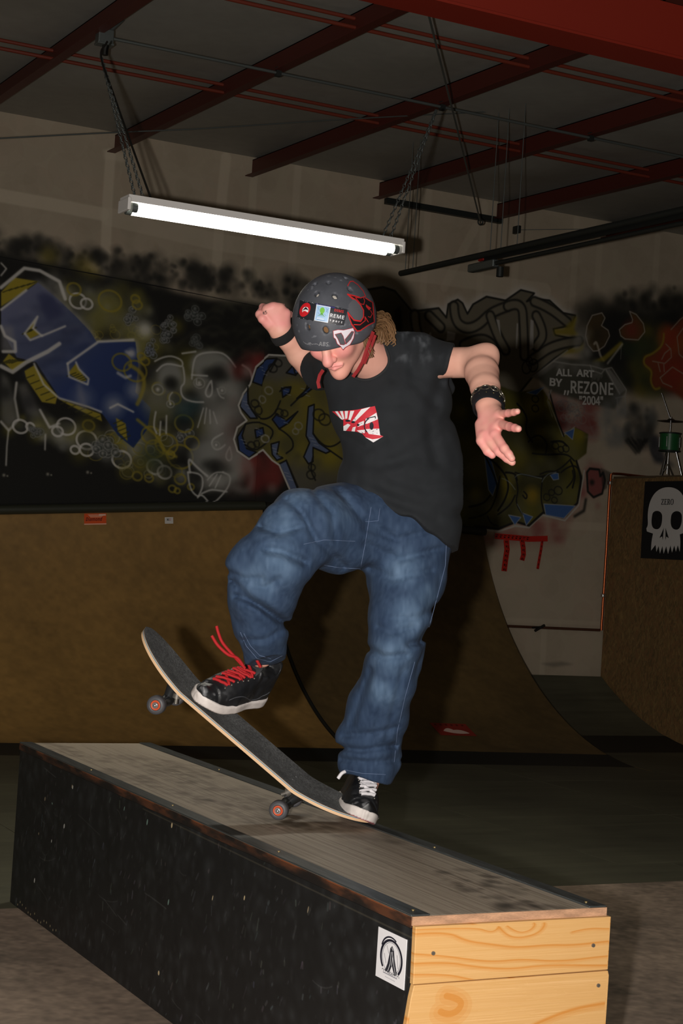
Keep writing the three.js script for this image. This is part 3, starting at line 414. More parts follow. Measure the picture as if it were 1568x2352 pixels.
  const e1 = board('end_board', [[X0 + 0.006, 0.429], [X1 + 0.001, 0.432], [X1 + 0.001, 0.5], [X1 + 0.001, 0.5445], [X0 + 0.004, 0.5445]], b1, 'upper pine end board'), e2 = board('end_board', [[X0 - 0.004, 0.004], [X1 + 0.002, 0.004], [X1 + 0.003, 0.2], [X1 + 0.005, 0.418], [X1 + 0.002, 0.4265], [X0 + 0.008, 0.4245], [X0 + 0.003, 0.4], [X0 - 0.006, 0.33]], b2, 'lower pine end board');
  const hole = std(0x5a4a36, 0.6), sc = (pr, X, Y) => { const a = part(pr, 'screw', new THREE.CylinderGeometry(0.0042, 0.0042, 0.004, 12).rotateX(Math.PI / 2), M.screw); a.position.set(X, Y, Z1 + 0.0165); const b = part(a, 'slot', new THREE.BoxGeometry(0.005, 0.0014, 0.0008), hole); b.position.z = 0.0022; };
  sc(e1, X0 + 0.047, 0.49); sc(e1, X1 - 0.042, 0.486); sc(e2, X1 - 0.022, 0.398); sc(e2, X0 + 0.05, 0.2); sc(e2, X1 - 0.05, 0.2);
  for (const q of [-0.7, 0, 0.7, 1.36]) for (const s of [-1, 1]) { const a = part(t, 'strip_screw', new THREE.CylinderGeometry(0.004, 0.004, 0.002, 10), std(0xb09a68, 0.35, { metalness: 0.8 })); a.position.set(s * (w / 2 - 0.026), h + 0.002, q); }
  // sticker on the black side
  const P = [[866, 2126], [932, 2160], [926, 2274], [862, 2243]].map(([a, b]) => onX(a, b, x));
  const za = (P[0].z + P[3].z) / 2 - t.position.z, zb = (P[1].z + P[2].z) / 2 - t.position.z, ya = (P[2].y + P[3].y) / 2, yb = (P[0].y + P[1].y) / 2;
  const sm = std(0xffffff, 0.4, { map: canvasTex(384, 512, (g, W, H) => {
    g.fillStyle = '#f1f0f2'; g.fillRect(0, 0, W, H); g.lineCap = 'round';
    g.strokeStyle = '#1b1c2a'; g.lineWidth = 24; g.beginPath(); g.ellipse(196, 262, 140, 182, 0, 2.5, 7.0); g.stroke(); g.lineWidth = 16; g.beginPath(); g.ellipse(186, 200, 126, 150, -0.1, 3.5, 5.3); g.stroke();
    g.strokeStyle = '#5a5f66'; g.lineWidth = 5; g.beginPath(); g.ellipse(196, 262, 118, 160, 0, 0, 7); g.stroke();
    g.fillStyle = '#2a2c34'; g.beginPath(); g.moveTo(200, 130); g.lineTo(226, 170); g.lineTo(240, 250); g.lineTo(282, 390); g.lineTo(250, 420); g.lineTo(210, 330); g.lineTo(180, 410); g.lineTo(120, 412); g.lineTo(150, 330); g.lineTo(168, 230); g.lineTo(176, 160); g.closePath(); g.fill();
    g.strokeStyle = '#e8e8ea'; g.lineWidth = 6; for (const p of [[[205, 190], [230, 300], [262, 400]], [[190, 200], [186, 320], [160, 400]], [[215, 230], [206, 330]], [[196, 150], [212, 172]]]) { g.beginPath(); g.moveTo(...p[0]); for (const q of p.slice(1)) g.lineTo(...q); g.stroke(); }
    g.strokeStyle = '#42454c'; g.lineWidth = 5; for (let i = 0; i < 9; i++) { g.beginPath(); g.moveTo(84 + i * 26, 412); g.quadraticCurveTo(96 + i * 26, 380, 104 + i * 26, 420); g.stroke(); } g.lineWidth = 4; g.beginPath(); g.moveTo(130, 150); g.lineTo(160, 220); g.moveTo(100, 240); g.lineTo(130, 330); g.moveTo(270, 200); g.lineTo(290, 330); g.stroke();
    g.fillStyle = '#f1f0f2'; g.fillRect(90, 424, 210, 34); g.fillStyle = '#9c9ca4'; g.fillRect(98, 428, 190, 12); for (let i = 0; i < 15; i++) g.fillRect(130 + i * 9, 466, 5, 8);
  }) });
  part(t, 'sticker', uv01(new THREE.BoxGeometry(0.0012, yb - ya, zb - za).translate(-w / 2 + 0.0022, (ya + yb) / 2, (za + zb) / 2), (a, b, c) => [(c - za) / (zb - za), (b - ya) / (yb - ya)]), sm, 'white sticker with a robed figure in a black oval');
}

// ================================================================ skateboard, tipped up with its tail on the box
const boardU = RIGHT.clone().multiplyScalar(-0.772).addScaledVector(UP, 0.635).addScaledVector(FWD, 0.14).normalize();
const boardFar = RIGHT.clone().multiplyScalar(0.27).addScaledVector(UP, -0.04).addScaledVector(FWD, 0.96); boardFar.addScaledVector(boardU, -boardFar.dot(boardU)).normalize();
const bX = boardU.clone().negate(), bZ = boardFar.clone().negate(), bY = new THREE.Vector3().crossVectors(bZ, bX);
const boardM = new THREE.Matrix4().makeBasis(bX, bY, bZ); const boardC = at(563, 1692, 4.66); boardM.setPosition(boardC);
{
  const t = thing('skateboard', 'skateboard with black grip tape tilted nose up under the skater', 'skateboard', boardC); t.quaternion.setFromRotationMatrix(boardM);
  const xa = -0.411, xb = 0.426, kick = (x) => x < -0.2 ? 0.42 * Math.pow(Math.max(0, -x - 0.2), 1.32) : x > 0.2 ? 0.5 * Math.pow(x - 0.2, 1.32) : 0;
  const half = (x) => { const e = x > 0 ? (xb - x) / 0.16 : (x - xa) / 0.16, q = clamp(e); return 0.1 * Math.sqrt(Math.max(0, 1 - (1 - q) ** 2.2)); };
  const surf = (x, v) => { const hw = half(x); return V(x, kick(x) + 0.006 * v * v * smooth(0.45, 0.2, Math.abs(x)), v * hw); };
  const nx = 90, nz = 10, X = (i) => { const q = i / nx; return lerp(xa, xb, 0.5 - 0.5 * Math.cos(Math.PI * q) * 0.35 + (q - 0.5) * 0.65); };
  const sheet = (y, flip, inset = 0) => { const pos = [], uv = [], idx = []; for (let i = 0; i <= nx; i++) for (let j = 0; j <= nz; j++) { const x = X(i), p = surf(x, (j / nz * 2 - 1) * (1 - inset)); pos.push(p.x, p.y + y, p.z); uv.push(p.x, p.z); } for (let i = 0; i < nx; i++) for (let j = 0; j < nz; j++) { const a = i * (nz + 1) + j, b = a + 1, c = a + nz + 1, d = c + 1; if (flip) idx.push(a, c, b, b, c, d); else idx.push(a, b, c, b, d, c); } const g = new THREE.BufferGeometry(); g.setAttribute('position', new THREE.Float32BufferAttribute(pos, 3)); g.setAttribute('uv', new THREE.Float32BufferAttribute(uv, 2)); g.setIndex(idx); g.computeVertexNormals(); return g; };
  const wall = (ya, yb, push = 0) => { const pos = [], idx = [], uv = [], ring = []; for (let i = 0; i <= nx; i++) ring.push([X(i), 1]); for (let i = nx; i >= 0; i--) ring.push([X(i), -1]); ring.forEach(([x, v], k) => { const p = surf(x, v); pos.push(p.x, p.y + ya, p.z + v * push, p.x, p.y + yb, p.z + v * push); uv.push(k * 0.01, 0, k * 0.01, 1); }); for (let k = 0; k < ring.length; k++) { const a = 2 * k, b = 2 * ((k + 1) % ring.length); idx.push(a, b, a + 1, b, b + 1, a + 1); } const g = new THREE.BufferGeometry(); g.setAttribute('position', new THREE.Float32BufferAttribute(pos, 3)); g.setAttribute('uv', new THREE.Float32BufferAttribute(uv, 2)); g.setIndex(idx); g.computeVertexNormals(); return g; };
  const maple = std(0xe6c096, 0.55);
  const deck = part(t, 'deck', merge([sheet(0, false), sheet(-0.012, true), wall(-0.012, 0)]), maple, 'pale plywood deck');
  part(t, 'grip_tape', merge([sheet(0.0012, false, 0.012), wall(0.0002, 0.0012, -0.001)]), std(0xffffff, 0.85, { map: rep(dataTex(512, 512, (u, v) => { const n = tfbm(u, v, 8, 8, 4, 121), k = tfbm(u, v, 128, 128, 1, 125), d = hash3(Math.floor(u * 512), Math.floor(v * 512), 7) > 0.9985 ? 90 : 0, f = 0.55 + n * 0.55 + (k - 0.5) * 0.5; return [98 * f + d, 99 * f + d, 100 * f + d]; }), 0.4) }), 'black gritty grip tape');
  part(deck, 'blue_ply', wall(-0.0035, -0.0012, 0.0003), std(0x4d8fb0, 0.6), 'thin blue veneer line');
  const hub = std(0xd6d8da, 0.25, { metalness: 0.9 }), orange = std(0xd0532a, 0.5), uret = std(0x4b4b4e, 0.5), trk = std(0x3a3c3d, 0.4, { metalness: 0.6 });
  for (const [x, s] of [[-0.236, -1], [0.205, 1]]) {
    const T = new THREE.Group(); T.name = 'truck'; T.position.set(x, -0.012, 0); t.add(T);
    const dy = -0.056;
    part(T, 'baseplate', rbox(0.08, 0.008, 0.054, 0.003).translate(0, -0.004, 0), trk);
    part(T, 'hanger', merge([rod(V(0, dy, -0.075), V(0, dy, 0.075), 0.009, 12), rod(V(s * 0.012, -0.008, 0), V(0, dy, 0), 0.018, 12, 0.012), rod(V(0, dy, 0), V(0, dy + 0.006, 0.06), 0.018, 10, 0.01), rod(V(0, dy, 0), V(0, dy + 0.006, -0.06), 0.018, 10, 0.01)]), trk);
    part(T, 'kingpin', merge([rod(V(-s * 0.004, -0.006, 0), V(-s * 0.026, -0.046, 0), 0.006, 8), rod(V(-s * 0.012, -0.02, 0), V(-s * 0.018, -0.032, 0), 0.013, 12)]), M.screw);
    part(T, 'axle', rod(V(0, dy, -0.108), V(0, dy, 0.108), 0.004, 8), hub);
    for (const z of [-1, 1]) {
      const w = new THREE.Group(); w.name = 'wheel'; w.position.set(x, -0.012 + dy, z * 0.09); w.rotation.x = z > 0 ? Math.PI / 2 : -Math.PI / 2; t.add(w);
      part(w, 'tyre', new THREE.LatheGeometry([[0.012, -0.015], [0.019, -0.016], [0.0245, -0.013], [0.0265, -0.007], [0.0265, 0.007], [0.0245, 0.013], [0.0165, 0.0165], [0.0142, 0.013], [0.0125, 0.012], [0.012, -0.015]].map(([a, b]) => new THREE.Vector2(a, b)), 32), uret);
      part(w, 'core', new THREE.LatheGeometry([[0.0085, 0.008], [0.0086, 0.0135], [0.0125, 0.0138], [0.014, 0.0132], [0.014, 0.008]].map(([a, b]) => new THREE.Vector2(a, b)), 24), orange, 'orange wheel core');
      part(w, 'bearing', merge([new THREE.CylinderGeometry(0.0086, 0.0086, 0.012, 20).translate(0, 0.009, 0), new THREE.SphereGeometry(0.0052, 12, 8).translate(0, 0.0165, 0)]), hub, 'bright axle nut and bearing');
    }
    for (const a of [-1, 1]) for (const b of [-1, 1]) { const m = part(t, 'deck_bolt', new THREE.CylinderGeometry(0.0032, 0.0032, 0.0016, 10), hub); m.position.set(x + a * 0.027, 0.0022, b * 0.021); }
  }
}
// ================================================================ the skater
// shapes are worked out as distance fields in metres on axes parallel to the picture (x right, y up, z towards the camera, z = 0 at 4.6 m)
const DEP = 4.6;
const Lc = (px, py, d = DEP) => [(px - 784) / FOCAL * d, -(py - 1176) / FOCAL * d, DEP - d];
const toWorld = (p) => EYE.clone().addScaledVector(RIGHT, p[0]).addScaledVector(UP, p[1]).addScaledVector(FWD, DEP - p[2]);
const dirWorld = (p) => V(0, 0, 0).addScaledVector(RIGHT, p[0]).addScaledVector(UP, p[1]).addScaledVector(FWD, -p[2]);
const px = (n, d = DEP) => n * d / FOCAL;
const sub = (a, b) => [a[0] - b[0], a[1] - b[1], a[2] - b[2]], add = (a, b, k = 1) => [a[0] + b[0] * k, a[1] + b[1] * k, a[2] + b[2] * k], dot = (a, b) => a[0] * b[0] + a[1] * b[1] + a[2] * b[2], crs = (a, b) => [a[1] * b[2] - a[2] * b[1], a[2] * b[0] - a[0] * b[2], a[0] * b[1] - a[1] * b[0]], nrm = (a) => { const l = Math.hypot(...a) || 1; return [a[0] / l, a[1] / l, a[2] / l]; };
const smin = (a, b, k) => { const h = Math.max(k - Math.abs(a - b), 0) / k; return Math.min(a, b) - h * h * k * 0.25; }, smax = (a, b, k) => -smin(-a, -b, k);
function cap(a, b, ra, rb) { const d = sub(b, a), L2 = dot(d, d) || 1e-9; return (x, y, z) => { const ex = x - a[0], ey = y - a[1], ez = z - a[2]; let t = (ex * d[0] + ey * d[1] + ez * d[2]) / L2; t = t < 0 ? 0 : t > 1 ? 1 : t; return Math.hypot(ex - d[0] * t, ey - d[1] * t, ez - d[2] * t) - (ra + (rb - ra) * t); }; }
const ball = (c, r) => (x, y, z) => Math.hypot(x - c[0], y - c[1], z - c[2]) - r;
function egg(c, ax, rad) { return (x, y, z) => { const e = [x - c[0], y - c[1], z - c[2]], u = dot(e, ax[0]) / rad[0], v = dot(e, ax[1]) / rad[1], w = dot(e, ax[2]) / rad[2], q = Math.hypot(u, v, w); if (q < 1e-4) return -Math.min(...rad); const r = Math.hypot(...e); return r * (1 - 1 / q); }; }
// chain of oval sections: [point, half width across the picture, half depth]
function limb(nodes, k = 0.03) {
  const segs = []; for (let i = 0; i < nodes.length - 1; i++) { const [a, wa, da] = nodes[i], [b, wb, db] = nodes[i + 1], d = sub(b, a), L2 = dot(d, d), D = nrm(d); let s = nrm(crs([0, 0, 1], D)); if (Math.abs(D[2]) > 0.97) s = [1, 0, 0]; const f = crs(D, s); segs.push([a, d, L2, D, s, f, wa, wb, da, db]); }
  return (x, y, z) => { let best = 1e9; for (const [a, d, L2, D, s, f, wa, wb, da, db] of segs) { const ex = x - a[0], ey = y - a[1], ez = z - a[2]; let t = (ex * d[0] + ey * d[1] + ez * d[2]) / L2; t = t < 0 ? 0 : t > 1 ? 1 : t; const vx = ex - d[0] * t, vy = ey - d[1] * t, vz = ez - d[2] * t, w = wa + (wb - wa) * t, h = da + (db - da) * t, m = Math.min(w, h), u = (vx * s[0] + vy * s[1] + vz * s[2]) / w, v = (vx * f[0] + vy * f[1] + vz * f[2]) / h, q3 = (vx * D[0] + vy * D[1] + vz * D[2]) / m, q = Math.sqrt(u * u + v * v + q3 * q3), r = Math.sqrt(vx * vx + vy * vy + vz * vz), dd = q < 1e-4 ? -m : r * (1 - 1 / q); best = best > 1e8 ? dd : smin(best, dd, k); } return best; };
}
const plane = (p, n) => { n = nrm(n); const o = dot(p, n); return (x, y, z) => x * n[0] + y * n[1] + z * n[2] - o; };   // positive on the side n points to
function net(sdf, lo, hi, cell, color) {
  const n = [0, 1, 2].map((i) => Math.ceil((hi[i] - lo[i]) / cell) + 1), [nx, ny, nz] = n, val = new Float32Array(nx * ny * nz), S = 6, id = (i, j, k) => (k * ny + j) * nx + i;
  for (let K = 0; K < nz; K += S) for (let J = 0; J < ny; J += S) for (let I = 0; I < nx; I += S) {
    const c = sdf(lo[0] + (I + S / 2) * cell, lo[1] + (J + S / 2) * cell, lo[2] + (K + S / 2) * cell), far = Math.abs(c) > S * cell * 1.75 + 0.012;
    for (let k = K; k < Math.min(K + S, nz); k++) for (let j = J; j < Math.min(J + S, ny); j++) for (let i = I; i < Math.min(I + S, nx); i++) val[id(i, j, k)] = far ? c : sdf(lo[0] + i * cell, lo[1] + j * cell, lo[2] + k * cell);
  }
  const vid = new Int32Array(nx * ny * nz).fill(-1), pos = [], idx = [], E = [[0, 1], [0, 2], [0, 4], [1, 3], [1, 5], [2, 3], [2, 6], [3, 7], [4, 5], [4, 6], [5, 7], [6, 7]];
  for (let k = 0; k < nz - 1; k++) for (let j = 0; j < ny - 1; j++) for (let i = 0; i < nx - 1; i++) {
    const v = [val[id(i, j, k)], val[id(i + 1, j, k)], val[id(i, j + 1, k)], val[id(i + 1, j + 1, k)], val[id(i, j, k + 1)], val[id(i + 1, j, k + 1)], val[id(i, j + 1, k + 1)], val[id(i + 1, j + 1, k + 1)]];
    let m = 0; for (let q = 0; q < 8; q++) if (v[q] < 0) m++; if (m === 0 || m === 8) continue;
    let x = 0, y = 0, z = 0, c = 0; for (const [a, b] of E) if ((v[a] < 0) !== (v[b] < 0)) { const t = v[a] / (v[a] - v[b]); x += lerp(a & 1, b & 1, t); y += lerp((a >> 1) & 1, (b >> 1) & 1, t); z += lerp(a >> 2, b >> 2, t); c++; }
    vid[id(i, j, k)] = pos.length / 3; pos.push(lo[0] + (i + x / c) * cell, lo[1] + (j + y / c) * cell, lo[2] + (k + z / c) * cell);
  }
  const quad = (a, b, c, d, f) => { if (a < 0 || b < 0 || c < 0 || d < 0) return; if (f) idx.push(a, b, c, a, c, d); else idx.push(a, c, b, a, d, c); };
  for (let k = 1; k < nz - 1; k++) for (let j = 1; j < ny - 1; j++) for (let i = 1; i < nx - 1; i++) {
    const s = val[id(i, j, k)] < 0;
    if (s !== val[id(i + 1, j, k)] < 0) quad(vid[id(i, j - 1, k - 1)], vid[id(i, j, k - 1)], vid[id(i, j, k)], vid[id(i, j - 1, k)], s);
    if (s !== val[id(i, j + 1, k)] < 0) quad(vid[id(i - 1, j, k - 1)], vid[id(i - 1, j, k)], vid[id(i, j, k)], vid[id(i, j, k - 1)], s);
    if (s !== val[id(i, j, k + 1)] < 0) quad(vid[id(i - 1, j - 1, k)], vid[id(i, j - 1, k)], vid[id(i, j, k)], vid[id(i - 1, j, k)], s);
  }
  const g = new THREE.BufferGeometry();
  if (color) { const col = new Float32Array(pos.length), C = new THREE.Color(); for (let i = 0; i < pos.length; i += 3) { const c = color(pos[i], pos[i + 1], pos[i + 2]); C.setRGB(clamp(c[0] / 255), clamp(c[1] / 255), clamp(c[2] / 255), THREE.SRGBColorSpace); col[i] = C.r; col[i + 1] = C.g; col[i + 2] = C.b; } g.setAttribute('color', new THREE.BufferAttribute(col, 3)); }
  g.setAttribute('position', new THREE.Float32BufferAttribute(pos, 3)); g.setIndex(idx); return g;
}
const BASE = toWorld(Lc(822, 1885, 4.62));                               // where he stands
function place(g) { const p = g.attributes.position; for (let i = 0; i < p.count; i++) { const w = toWorld([p.getX(i), p.getY(i), p.getZ(i)]).sub(BASE); p.setXYZ(i, w.x, w.y, w.z); } g.computeVertexNormals(); return g; }
const pw = (p) => toWorld(p).sub(BASE);
const joinC = (list) => mergeGeometries(list.map((g) => g.toNonIndexed()));
// where a line of sight first meets a field
function hit(sdf, x, y, d0 = 3.9, d1 = 5.3) { let t = d0; for (let i = 0; i < 400 && t < d1; i++) { const q = Lc(x, y, t), s = sdf(...q); if (s < 0.0004) return q; t += Math.max(0.0006, s * 0.5); } return null; }
const grad = (sdf, p) => { const e = 0.0015; return nrm([sdf(p[0] + e, p[1], p[2]) - sdf(p[0] - e, p[1], p[2]), sdf(p[0], p[1] + e, p[2]) - sdf(p[0], p[1] - e, p[2]), sdf(p[0], p[1], p[2] + e) - sdf(p[0], p[1], p[2] - e)]); };
function settle(sdf, p, off = 0) { for (let i = 0; i < 8; i++) { const g = grad(sdf, p); p = add(p, g, -(sdf(...p) - off) * 0.9); } return p; }
// a patch of print or sticker following the surface: four corners, uv runs over the patch
function patch(sdf, corners, n = 14, off = 0.0012) {
  const g = new THREE.PlaneGeometry(1, 1, n, n), p = g.attributes.position, c = corners;
  for (let i = 0; i < p.count; i++) { const u = p.getX(i) + 0.5, v = 0.5 - p.getY(i), m = [0, 1].map((k) => (c[0][k] * (1 - u) + c[1][k] * u) * (1 - v) + (c[3][k] * (1 - u) + c[2][k] * u) * v), q = settle(sdf, hit(sdf, m[0], m[1]) || Lc(m[0], m[1], 4.5), off); p.setXYZ(i, ...q); }
  return place(g);
}
function seamTube(sdf, pts, r, off = 0.0006) { const P = []; for (const [x, y] of pts) { const q = hit(sdf, x, y); if (q) P.push(pw(settle(sdf, q, off))); } return P.length > 1 ? tube(P, r, 5, P.length * 5) : null; }
const dense = (pts, m = 6) => { const out = []; for (let i = 0; i < pts.length - 1; i++) for (let k = 0; k < m; k++) out.push([lerp(pts[i][0], pts[i + 1][0], k / m), lerp(pts[i][1], pts[i + 1][1], k / m)]); out.push(pts[pts.length - 1]); return out; };
// folds: grooves along traced lines
function folds(list) { const L = list.map(([pts, dep, w]) => [pts.map(([x, y]) => [(x - 784) / FOCAL, -(y - 1176) / FOCAL]), dep, w / FOCAL]); return (x, y, z) => { const s = 1 / (DEP - z), X = x * s, Y = y * s; let o = 0; for (const [P, dep, w] of L) { let m = 1e9; for (let i = 0; i < P.length - 1; i++) { const [ax, ay] = P[i], [bx, by] = P[i + 1], dx = bx - ax, dy = by - ay; let t = ((X - ax) * dx + (Y - ay) * dy) / (dx * dx + dy * dy); t = t < 0 ? 0 : t > 1 ? 1 : t; const ex = X - ax - dx * t, ey = Y - ay - dy * t, q = ex * ex + ey * ey; if (q < m) m = q; } if (m < 9 * w * w) o += dep * Math.exp(-m / (w * w)); } return o; }; }

const person = thing('person', 'skater in a grey helmet, black T-shirt and blue jeans tipping up his board', 'person', BASE);
const skinMat = phys({ color: 0xffffff, vertexColors: true, roughness: 0.55 }), clothMat = std(0xffffff, 0.9, { vertexColors: true });
// ---- head frame
const HC = Lc(768, 733, 4.42), hf = nrm([-0.30, -0.62, 0.72]); let hu = [-0.34, 0.68, 0.65]; hu = nrm(add(hu, hf, -dot(hu, hf))); const hs = crs(hu, hf);
const H = (s, u, f) => [HC[0] + hs[0] * s + hu[0] * u + hf[0] * f, HC[1] + hs[1] * s + hu[1] * u + hf[1] * f, HC[2] + hs[2] * s + hu[2] * u + hf[2] * f];
const HA = [hs, hu, hf];
const headLocal = (x, y, z) => { const e = [x - HC[0], y - HC[1], z - HC[2]]; return [dot(e, hs), dot(e, hu), dot(e, hf)]; };
const skin = (x, y, z, red = 0) => { const n = fbm3(x * 60, y * 60, z * 60, 2) - 0.5, m = fbm3(x * 14 + 3, y * 14, z * 14, 2) - 0.5; return [236 + n * 10 + m * 7 + red * 6, 178 + n * 12 - m * 10 - red * 36, 157 + n * 12 - m * 8 - red * 12]; };
{
  const parts = [];
  const neck = cap(H(0, -0.09, -0.03), Lc(862, 838, 4.6), 0.055, 0.062);
  const sk = egg(H(0, 0, -0.005), HA, [0.074, 0.1, 0.094]), jawE = egg(H(0, -0.058, 0.032), HA, [0.058, 0.07, 0.062]);
  const chin = ball(H(0.0, -0.118, 0.074), 0.021), jl = cap(H(-0.053, -0.062, 0.0), H(0, -0.113, 0.06), 0.02, 0.018), jr = cap(H(0.053, -0.062, 0.0), H(0, -0.113, 0.06), 0.02, 0.018), ch1 = ball(H(-0.036, -0.044, 0.072), 0.023), ch2 = ball(H(0.036, -0.044, 0.072), 0.023);
  const bridge = cap(H(0, -0.006, 0.094), H(0, -0.054, 0.1135), 0.0095, 0.0125), tip = ball(H(0, -0.06, 0.1165), 0.0135), al1 = ball(H(-0.0125, -0.06, 0.104), 0.0085), al2 = ball(H(0.0125, -0.06, 0.104), 0.0085), brow = cap(H(-0.036, 0.006, 0.083), H(0.036, 0.006, 0.083), 0.012, 0.012);
  const so1 = ball(H(-0.031, -0.014, 0.101), 0.0145), so2 = ball(H(0.031, -0.014, 0.101), 0.0145), ey1 = ball(H(-0.031, -0.016, 0.0815), 0.0128), ey2 = ball(H(0.031, -0.016, 0.0815), 0.0128);
  const ul = limb([[H(-0.022, -0.087, 0.088), 0.004, 0.004], [H(0, -0.083, 0.0955), 0.0046, 0.0046], [H(0.022, -0.087, 0.088), 0.004, 0.004]], 0.006), ll = limb([[H(-0.018, -0.09, 0.088), 0.004, 0.004], [H(0, -0.0925, 0.094), 0.0052, 0.0052], [H(0.018, -0.09, 0.088), 0.004, 0.004]], 0.006), slit = limb([[H(-0.026, -0.09, 0.09), 0.0018, 0.0018], [H(0, -0.0874, 0.1), 0.0022, 0.0022], [H(0.026, -0.09, 0.09), 0.0018, 0.0018]], 0.002);
  const nos1 = ball(H(-0.007, -0.066, 0.112), 0.0035), nos2 = ball(H(0.007, -0.066, 0.112), 0.0035), ear1 = egg(H(-0.076, -0.03, -0.008), HA, [0.009, 0.03, 0.018]), ear2 = egg(H(0.076, -0.03, -0.008), HA, [0.009, 0.03, 0.018]);
  const head = (x, y, z) => {
    let d = smin(sk(x, y, z), jawE(x, y, z), 0.03); d = smin(d, chin(x, y, z), 0.022); d = smin(d, jl(x, y, z), 0.02); d = smin(d, jr(x, y, z), 0.02); d = smin(d, ch1(x, y, z), 0.022); d = smin(d, ch2(x, y, z), 0.022); d = smin(d, brow(x, y, z), 0.014);
    d = smax(d, -so1(x, y, z), 0.01); d = smax(d, -so2(x, y, z), 0.01); d = smin(d, ey1(x, y, z), 0.004); d = smin(d, ey2(x, y, z), 0.004);
    d = smin(d, bridge(x, y, z), 0.012); d = smin(d, tip(x, y, z), 0.008); d = smin(d, al1(x, y, z), 0.006); d = smin(d, al2(x, y, z), 0.006); d = smin(d, ul(x, y, z), 0.007); d = smin(d, ll(x, y, z), 0.007); d = smax(d, -slit(x, y, z), 0.003); d = smax(d, -nos1(x, y, z), 0.003); d = smax(d, -nos2(x, y, z), 0.003); d = smin(d, ear1(x, y, z), 0.006); d = smin(d, ear2(x, y, z), 0.006);
    return smin(d, neck(x, y, z), 0.022);
  };
  const lip = (x, y, z) => { const [s, u, f] = headLocal(x, y, z); const m = smooth(0.026, 0.014, Math.hypot(s * 0.75, (u + 0.087) * 1.9)) * smooth(0.08, 0.09, f), c = smooth(0.034, 0.008, Math.hypot(Math.abs(s) - 0.04, u + 0.048)) * smooth(0.04, 0.07, f), nz = smooth(0.03, 0.012, Math.hypot(s, u + 0.056)) * smooth(0.085, 0.105, f), b = smooth(0.018, 0.03, Math.abs(s)) * smooth(0.05, 0.04, Math.abs(s)) * smooth(0.008, 0.002, Math.abs(u - 0.006)) * smooth(0.07, 0.08, f); const k = skin(x, y, z, Math.max(m * 0.45, c * 0.42, nz * 0.36) + 0.1); return b > 0.3 ? [120, 84, 58] : k; };
  let mn = add(HC, [-0.2, -0.2, -0.26]), mx = add(HC, [0.2, 0.16, 0.2]);
  parts.push(net(head, mn, mx, 0.003, lip));
  // trunk under the shirt, upper arms, shins: continuous with head, arms and feet
  const trunk = limb([[Lc(862, 850, 4.62), 0.12, 0.07], [Lc(895, 950, 4.62), 0.13, 0.085], [Lc(925, 1080, 4.62), 0.12, 0.09], [Lc(930, 1190, 4.63), 0.12, 0.095]], 0.04);
  const shL = Lc(978, 834, 4.58), elL = Lc(1103, 832, 4.47), wrL = Lc(1121, 925, 4.28), shR = Lc(775, 848, 4.72), elR = Lc(722, 850, 4.9), wrR = Lc(646, 764, 4.8);
  const arms = [cap(Lc(905, 838, 4.6), shL, 0.055, 0.045), cap(shL, elL, 0.042, 0.04), cap(Lc(840, 845, 4.65), shR, 0.055, 0.045), cap(shR, elR, 0.044, 0.04), cap(Lc(890, 1205, 4.62), Lc(650, 1250, 4.42), 0.07, 0.05), cap(Lc(640, 1260, 4.42), Lc(600, 1505, 4.53), 0.05, 0.035), cap(Lc(955, 1215, 4.65), Lc(912, 1440, 4.58), 0.07, 0.05), cap(Lc(912, 1440, 4.58), Lc(842, 1800, 4.7), 0.048, 0.034)];
  const bodyF = (x, y, z) => { let d = trunk(x, y, z); for (const a of arms) d = smin(d, a(x, y, z), 0.03); return d; };
  parts.push(net(bodyF, Lc(560, 1860, 5.02), Lc(1220, 740, 4.2), 0.011, (x, y, z) => skin(x, y, z)));
  // left forearm and open hand (right in the picture)
  const T = 0.0088, fing = (list, r0, r1) => { const f = []; for (let i = 0; i < list.length - 1; i++) f.push(cap(Lc(...list[i]), Lc(...list[i + 1]), lerp(r0, r1, i / (list.length - 1)), lerp(r0, r1, (i + 1) / (list.length - 1)))); return (x, y, z) => { let d = 1e9; for (const c of f) d = smin(d, c(x, y, z), 0.004); return d; }; };
  const fore = limb([[elL, 0.04, 0.04], [Lc(1106, 856, 4.42), 0.0445, 0.042], [Lc(1114, 890, 4.35), 0.038, 0.035], [wrL, 0.031, 0.025]], 0.008), elbow = ball(Lc(1122, 812, 4.47), 0.026), up = cap(shL, elL, 0.042, 0.041);
  const palm = [cap(Lc(1112, 938, 4.26), Lc(1114, 1000, 4.205), 0.019, 0.016), cap(Lc(1121, 940, 4.26), Lc(1136, 998, 4.185), 0.019, 0.0155), cap(Lc(1128, 940, 4.26), Lc(1148, 974, 4.19), 0.018, 0.0145), cap(Lc(1130, 938, 4.265), Lc(1147, 952, 4.21), 0.016, 0.013)];
  const fg = [fing([[1112, 1000, 4.2], [1145, 1037, 4.165], [1164, 1053, 4.155], [1176, 1062, 4.15]], 0.0128, 0.0088), fing([[1138, 1000, 4.18], [1158, 1030, 4.145], [1168, 1043, 4.135], [1175, 1053, 4.13]], 0.0122, 0.0088), fing([[1150, 974, 4.185], [1170, 980, 4.135], [1182, 983, 4.105], [1190, 985, 4.09]], 0.0118, 0.0086), fing([[1148, 951, 4.205], [1167, 949, 4.165], [1180, 947, 4.14], [1188, 945, 4.125]], 0.0104, 0.0076), fing([[1104, 975, 4.235], [1106, 1012, 4.2], [1120, 1036, 4.19], [1130, 1045, 4.187]], 0.0155, 0.0098)];
  const nailList = [[1176, 1061, 4.15], [1175, 1052, 4.13], [1190, 984, 4.09], [1188, 944, 4.125]];
